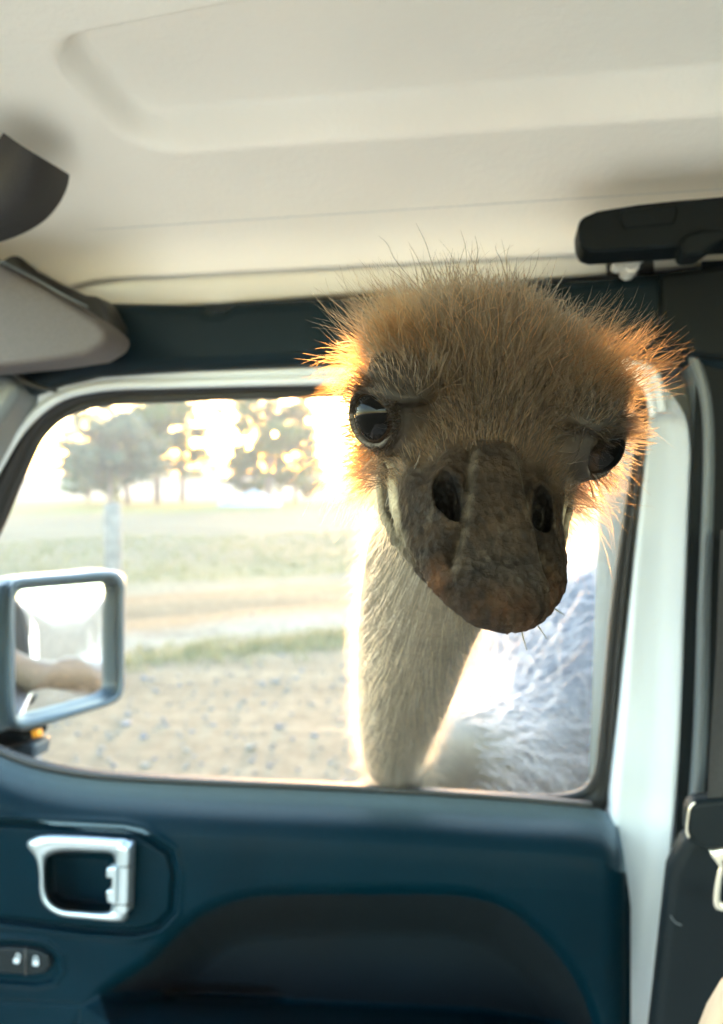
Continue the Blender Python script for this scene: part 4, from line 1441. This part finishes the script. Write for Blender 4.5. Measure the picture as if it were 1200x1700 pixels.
def hair(name, roots, dirs, length, mat, radius, nseg=6, bend=None, curl=0.12, wob=0.06, ringlet=0.0):
    """roots, dirs: N x 3 world; length N; bend N x 3 added with t^2"""
    N = len(roots)
    t = np.linspace(0, 1, nseg)[None, :, None]
    L = length[:, None, None]
    Pn = roots[:, None] + dirs[:, None] * L * t
    if bend is not None:
        Pn = Pn + bend[:, None] * L * t ** 2
    a = unit(np.cross(dirs, rng.normal(0, 1, (N, 3))))
    bvec = np.cross(dirs, a)
    ph = rng.uniform(0, 6.28, (N, 1, 1))
    Pn = Pn + (a[:, None] * curl * rng.normal(0, 1, (N, 1, 1))) * L * t ** 2
    Pn = Pn + (a[:, None] * np.sin(ph + 5 * t) + bvec[:, None] * np.cos(ph + 4 * t)) * wob * L * t
    if ringlet:
        k_ = rng.uniform(0.3, 1.0, (N, 1, 1)) * ringlet
        Pn = Pn + (a[:, None] * np.sin(k_ * 7 * t) + dirs[:, None] * (np.cos(k_ * 7 * t) - 1)) * L * 0.22 * t
    cu = bpy.data.hair_curves.new(name)
    cu.add_curves([nseg] * N)
    cu.position_data.foreach_set('vector', (Pn - OB).astype(np.float32).ravel())
    rd = cu.attributes.get('radius') or cu.attributes.new('radius', 'FLOAT', 'POINT')
    rr = (radius * rng.uniform(0.7, 1.3, (N, 1)) * np.array([1, 1, 0.9, 0.75, 0.5, 0.12] if nseg == 6 else np.linspace(1, 0.15, nseg))[None])
    rd.data.foreach_set('value', rr.astype(np.float32).ravel())
    cu.materials.append(mat)
    o = bpy.data.objects.new(name, cu)
    COL.objects.link(o)
    o.parent = ost
    return o


def mesh_normals(V, F):
    n = np.cross(V[F[:, 2]] - V[F[:, 0]], V[F[:, 3]] - V[F[:, 1]])
    return unit(n), np.linalg.norm(n, axis=1) * 0.5


fn, fa = mesh_normals(HVw, HF)
fc_l = head_local[HF].mean(1)
fc_w = HVw[HF].mean(1)
ctr = head_to_world((0, 0, 0))
# orient outwards by the local surface: use the sdf gradient sign via the mesh itself
vol = np.einsum('ij,ij->i', fn, fc_w - fc_w.mean(0)).mean()
if vol < 0:
    fn = -fn


def sample(weight, N):
    p = fa * weight
    p = p / p.sum()
    k = rng.choice(len(p), N, p=p)
    u = rng.random((N, 2))
    q = HVw[HF[k]]
    pos = ((1 - u[:, :1]) * (1 - u[:, 1:]) * q[:, 0] + u[:, :1] * (1 - u[:, 1:]) * q[:, 1] + u[:, :1] * u[:, 1:] * q[:, 2] + (1 - u[:, :1]) * u[:, 1:] * q[:, 3])
    return k, pos


fx_, fy_, fz_ = fc_l.T
fX = np.abs(fx_)
fed = np.linalg.norm(np.stack([fX, fy_, fz_], 1) - EYE_C, axis=1)
near_eye = sstep(2.35, 2.9, fed)
# crown: all of the top of the skull, thinning out towards the brow and the base of the bill
near_brow = np.where(fx_ > 0, sstep(2.0, 2.5, fed), sstep(2.45, 3.1, fed))
w_crown = sstep(0.7, 2.2, fz_ + 0.10 * fy_) * (0.15 * sstep(4.6, 3.4, fy_ + 0.25 * fX) + 0.85 * sstep(3.6, -0.6, fy_ + 0.25 * fX)) * (near_brow * 0.95 + 0.05 * (fz_ > 1.8))
w_crown = np.maximum(w_crown, sstep(-2.5, -4, fy_) * (fz_ > -1.0))
k, pos = sample(w_crown, 10500)
n_ = fn[k]
loc = fc_l[k]
back = -HM[:, 1]
side = HM[:, 0]
crown_up = HM[:, 2]
back_amt = np.clip((3.5 - loc[:, 1]) / 7.5, 0, 1)
t_ = unit(back[None] * 1.0 + side[None] * (loc[:, :1] * 0.20) + crown_up[None] * 0.2)
t_ = unit(t_ - n_ * np.sum(t_ * n_, 1, keepdims=True))
lift = np.clip(0.16 + 0.75 * back_amt[:, None] ** 1.3 + rng.normal(0, 0.12, (len(k), 1)), 0.08, 1.4)
d_ = unit(t_ + n_ * lift + rng.normal(0, 0.10, (len(k), 3)))
Ls = (0.005 + 0.024 * back_amt ** 1.1 + -0.004 * sstep(2.5, 5.0, np.abs(loc[:, 0])) * back_amt) * np.exp(rng.normal(0, 0.38, len(k)))
# hairs gather into spiky tufts: tips drawn to the tuft's own tip
tips_ = pos + d_ * Ls[:, None]
cell = np.floor((pos + rng.normal(0, 0.0012, pos.shape)) / 0.0055).astype(int)
_, inv = np.unique(cell, axis=0, return_inverse=True)
inv = inv.ravel()
cnt_ = np.bincount(inv).astype(float)
mean_tip = np.stack([np.bincount(inv, tips_[:, c]) / cnt_ for c in range(3)], 1)
mean_tip += rng.normal(0, 0.0035, mean_tip.shape)
pull = (mean_tip[inv] - tips_) / Ls[:, None]
hair('crown_feathers', pos, d_, Ls, hair_material('crown_hair', (0.046, 0.032, 0.020), 0.75, tip=(0.082, 0.055, 0.031)), 0.00023,
     bend=pull * rng.uniform(0.15, 0.75, (len(k), 1)) + np.array([0, 0, -0.04]), curl=0.10)
# long loose strands standing out of the crown
k, pos = sample(w_crown * sstep(1.0, -2.0, fy_), 900)
n_ = fn[k]
d_ = unit(n_ + back * 0.35 + np.array([0, 0, 0.3]) + rng.normal(0, 0.22, (len(k), 3)))
hair('loose_strand', pos, d_, rng.uniform(0.022, 0.042, len(k)), hair_material('loose_hair', (0.22, 0.115, 0.05), 0.5), 0.00015, nseg=8, curl=0.3, wob=0.08, ringlet=0.5)
# side tufts: long fine spikes standing off the back corners of the crown, where the low sun shines through
k, pos = sample(w_crown * sstep(2.2, 4.0, fX) * sstep(1.5, -0.5, fy_), 2000)
sg = np.sign(fc_l[k][:, :1])
d_ = unit(fn[k] * 0.5 + side[None] * sg * 0.7 + crown_up * 0.35 + back * 0.25 + rng.normal(0, 0.2, (len(k), 3)))
hair('side_tuft', pos, d_, rng.uniform(0.010, 0.042, len(k)), hair_material('tuft_hair', (0.11, 0.050, 0.018), 0.4), 0.00015, nseg=7, curl=0.16, wob=0.05)
# dark coarse bristles scattered between
k, pos = sample(w_crown + 0.25 * sstep(-1.5, 0.5, fz_) * sstep(5, 3, fy_) * near_eye, 3200)
d_ = unit(fn[k] * 0.8 + back * 0.6 + rng.normal(0, 0.2, (len(k), 3)))
hair('dark_bristle', pos, d_, rng.uniform(0.006, 0.017, len(k)), hair_material('bristle', (0.06, 0.04, 0.025), 0.4), 0.00019, curl=0.15)
# short down on the face between bill, eye and cheek
w_face = sstep(-2.2, -1.2, fz_) * sstep(4.6, 3.2, fy_) * near_eye * sstep(2.6, 1.2, fz_) + 0.3 * sstep(1.0, 1.6, fz_) * sstep(4.8, 4.0, fy_)
k, pos = sample(np.clip(w_face, 0, 1), 7000)
t_ = unit(back[None] * 0.8 + side[None] * (fc_l[k][:, :1] * 0.12) + crown_up[None] * 0.5)
d_ = unit(t_ + fn[k] * 0.45 + rng.normal(0, 0.2, (len(k), 3)))
hair('face_down', pos, d_, rng.uniform(0.003, 0.008, len(k)), hair_material('face_hair', (0.14, 0.085, 0.045), 0.5), 0.00010, curl=0.2)
# lashes above each eye and the dark fringe under it
ek = np.linalg.norm(np.stack([fX, fy_, fz_], 1) - EYE_C, axis=1)
fang = np.arccos(np.clip(((np.stack([fX, fy_, fz_], 1) - EYE_C) @ EYE_AX) / (ek + 1e-6), -1, 1)) * EYE_R
w_l = np.exp(-((fang - 1.36) / 0.10) ** 2) * (ek < 2.4) * (0.35 + 1.3 * (fz_ > 0.7))
k, pos = sample(w_l, 700)
cen_e = head_to_world(np.sign(fc_l[k][:, :1]) * np.array([[1, 0, 0]]) * EYE_C[0] + np.array([[0, EYE_C[1], EYE_C[2]]]))
axw = (np.sign(fc_l[k][:, :1]) * np.array([[1.0, 0, 0]]) * EYE_AX[0] + np.array([[0, EYE_AX[1], EYE_AX[2]]])) @ HM.T
rad_ = unit(pos - cen_e)
d_ = unit(axw * 0.55 + rad_ * 0.9 + rng.normal(0, 0.12, (len(k), 3)))
hair('eyelash', pos, d_, rng.uniform(0.006, 0.015, len(k)), hair_material('lash', (0.03, 0.022, 0.016), 0.3), 0.00016, curl=0.15)
# cheek and ear tufts: long fine hairs fanning out sideways and back, blond against the light
w_ch = sstep(1.2, -0.2, fy_) * sstep(2.6, 3.2, fX) * sstep(1.9, 0.6, fz_) * near_eye
k, pos = sample(w_ch, 6500)
sg = np.sign(fc_l[k][:, :1])
d_ = unit(fn[k] * 0.5 + side[None] * sg * 0.85 + back * 0.35 + crown_up * (-0.12) + rng.normal(0, 0.24, (len(k), 3)))
hair('cheek_feathers', pos, d_, rng.uniform(0.014, 0.052, len(k)), hair_material('cheek_hair', (0.10, 0.036, 0.009), 0.3), 0.00011, nseg=8, bend=np.tile(np.array([0, 0, -0.22]), (len(k), 1)), curl=0.22, ringlet=0.55)
k, pos = sample(w_ch * sstep(-2.5, 0.2, fy_) + 0.4 * np.exp(-((fang - 2.2) / 0.4) ** 2) * (fz_ < -0.3) * (ek < 3.4), 700)
sg = np.sign(fc_l[k][:, :1])
d_ = unit(fn[k] * 0.7 + side[None] * sg * 0.7 + crown_up * (-0.55) + rng.normal(0, 0.2, (len(k), 3)))
hair('cheek_bristle', pos, d_, rng.uniform(0.010, 0.024, len(k)), bpy.data.materials['bristle'], 0.00016, curl=0.12)
# throat and chin down
w_th = sstep(-1.6, -2.8, fz_) * sstep(5.5, 3.5, fy_)
k, pos = sample(w_th, 5200)
d_ = unit(fn[k] * 0.55 + np.array([0, 0.15, -0.8]) + rng.normal(0, 0.2, (len(k), 3)))
hair('throat_feathers', pos, d_, rng.uniform(0.007, 0.019, len(k)), hair_material('throat_hair', (0.38, 0.29, 0.18), 0.25), 0.00011, curl=0.22)

# neck: sampled round its path
def on_neck(i0, i1, N):
    u = rng.uniform(i0, i1 - 1.001, N)
    i = u.astype(int)
    f = (u - i)[:, None]
    c = neck_path[i] * (1 - f) + neck_path[i + 1] * f
    T = unit(neck_path[i + 1] - neck_path[i])
    rr = neck_rad[i] * (1 - f[:, 0]) + neck_rad[i + 1] * f[:, 0]
    a = unit(np.cross(T, np.array([1.0, 0.2, 0.1])))
    b = np.cross(T, a)
    th = rng.uniform(0, 6.283, N)[:, None]
    nrm = a * np.cos(th) + b * np.sin(th)
    return c + nrm * rr[:, None] * 0.985, nrm, T


pos, nrm, T = on_neck(1, 37, 38000)
d_ = unit(nrm * 0.62 + T * 0.75 + np.array([-0.12, 0, -0.25]) + rng.normal(0, 0.15, (len(pos), 3)))
hair('neck_feathers', pos, d_, rng.uniform(0.009, 0.027, len(pos)) * np.where((pos[:, 2] < 1.215) & (pos[:, 1] < 0.9), 0.4, 1.0), hair_material('neck_hair', (0.33, 0.255, 0.16), 0.5), 0.00010, nseg=7, bend=np.tile(np.array([0, 0, -0.15]), (len(pos), 1)), curl=0.05, wob=0.02)
pos, nrm, T = on_neck(4, 30, 1500)
d_ = unit(nrm * 0.6 + T * 0.6 + rng.normal(0, 0.25, (len(pos), 3)))
hair('neck_bristle', pos, d_, rng.uniform(0.006, 0.016, len(pos)), hair_material('neck_dark', (0.20, 0.12, 0.07), 0.4), 0.00014, curl=0.2)

# body plumes: broad soft curling plumes
bn, bar = mesh_normals(BV, BF)
bc = BV[BF].mean(1)
out = np.einsum('ij,ij->i', bn, bc - BC).mean()
if out < 0:
    bn = -bn
wgt = bar * (bc[:, 1] > 1.0) * sstep(0.60, 0.72, bc[:, 2]) * sstep(0.085, 0.12, np.min(np.linalg.norm(bc[:, None] - neck_path[None, 6:27], axis=2), axis=1))
k = rng.choice(len(wgt), 24000, p=wgt / wgt.sum())
pos, n_ = bc[k], bn[k]
d_ = unit(n_ * 0.45 + ba[None] * 0.7 + np.array([0, 0, -0.35]) + rng.normal(0, 0.35, (len(k), 3)))
hair('body_plumage', pos, d_, rng.uniform(0.07, 0.19, len(k)), hair_material('plume', (0.105, 0.098, 0.096), 0.25, rough=0.5), 0.0006, nseg=10, bend=np.tile(np.array([0, 0, -0.2]), (len(k), 1)), curl=0.5, wob=0.10, ringlet=0.8)
# bits of straw stuck to the bill tip
M['straw'] = simple('straw', (0.10, 0.085, 0.04), 0.8)
for a_, b_ in (((0.9, 10.8, -2.2), (1.2, 11.3, -2.75)), ((1.5, 10.4, -2.1), (2.0, 10.8, -2.5)), ((2.2, 9.6, -1.9), (2.7, 9.9, -2.0))):
    q = np.array([head_to_world(np.array(a_) * (1 - s) + np.array(b_) * s) for s in np.linspace(0, 1, 4)]) - OB
    link('straw_bit', tube_mesh('straw_bit', q, [0.00028, 0.00028, 0.0002, 0.0001], 5), M['straw'], ost)

# ------------------------------------------------------------------ evening haze in the air
hz_m = bpy.data.materials.new('haze')
hz_m.use_nodes = True
hn_ = hz_m.node_tree
for n_ in list(hn_.nodes):
    if n_.type == 'BSDF_PRINCIPLED':
        hn_.nodes.remove(n_)
pv = hn_.nodes.new('ShaderNodeVolumePrincipled')
pv.inputs['Color'].default_value = (0.95, 0.96, 1.0, 1)
pv.inputs['Density'].default_value = 0.0018
pv.inputs['Anisotropy'].default_value = 0.3
hn_.links.new(pv.outputs[0], hn_.nodes['Material Output'].inputs['Volume'])
haze = box('haze', (-1600, -1600, -2.5), (1600, 1600, 16.0), hz_m, None)
tag(haze, 'thin pale evening haze over the field', None, None, 'stuff')
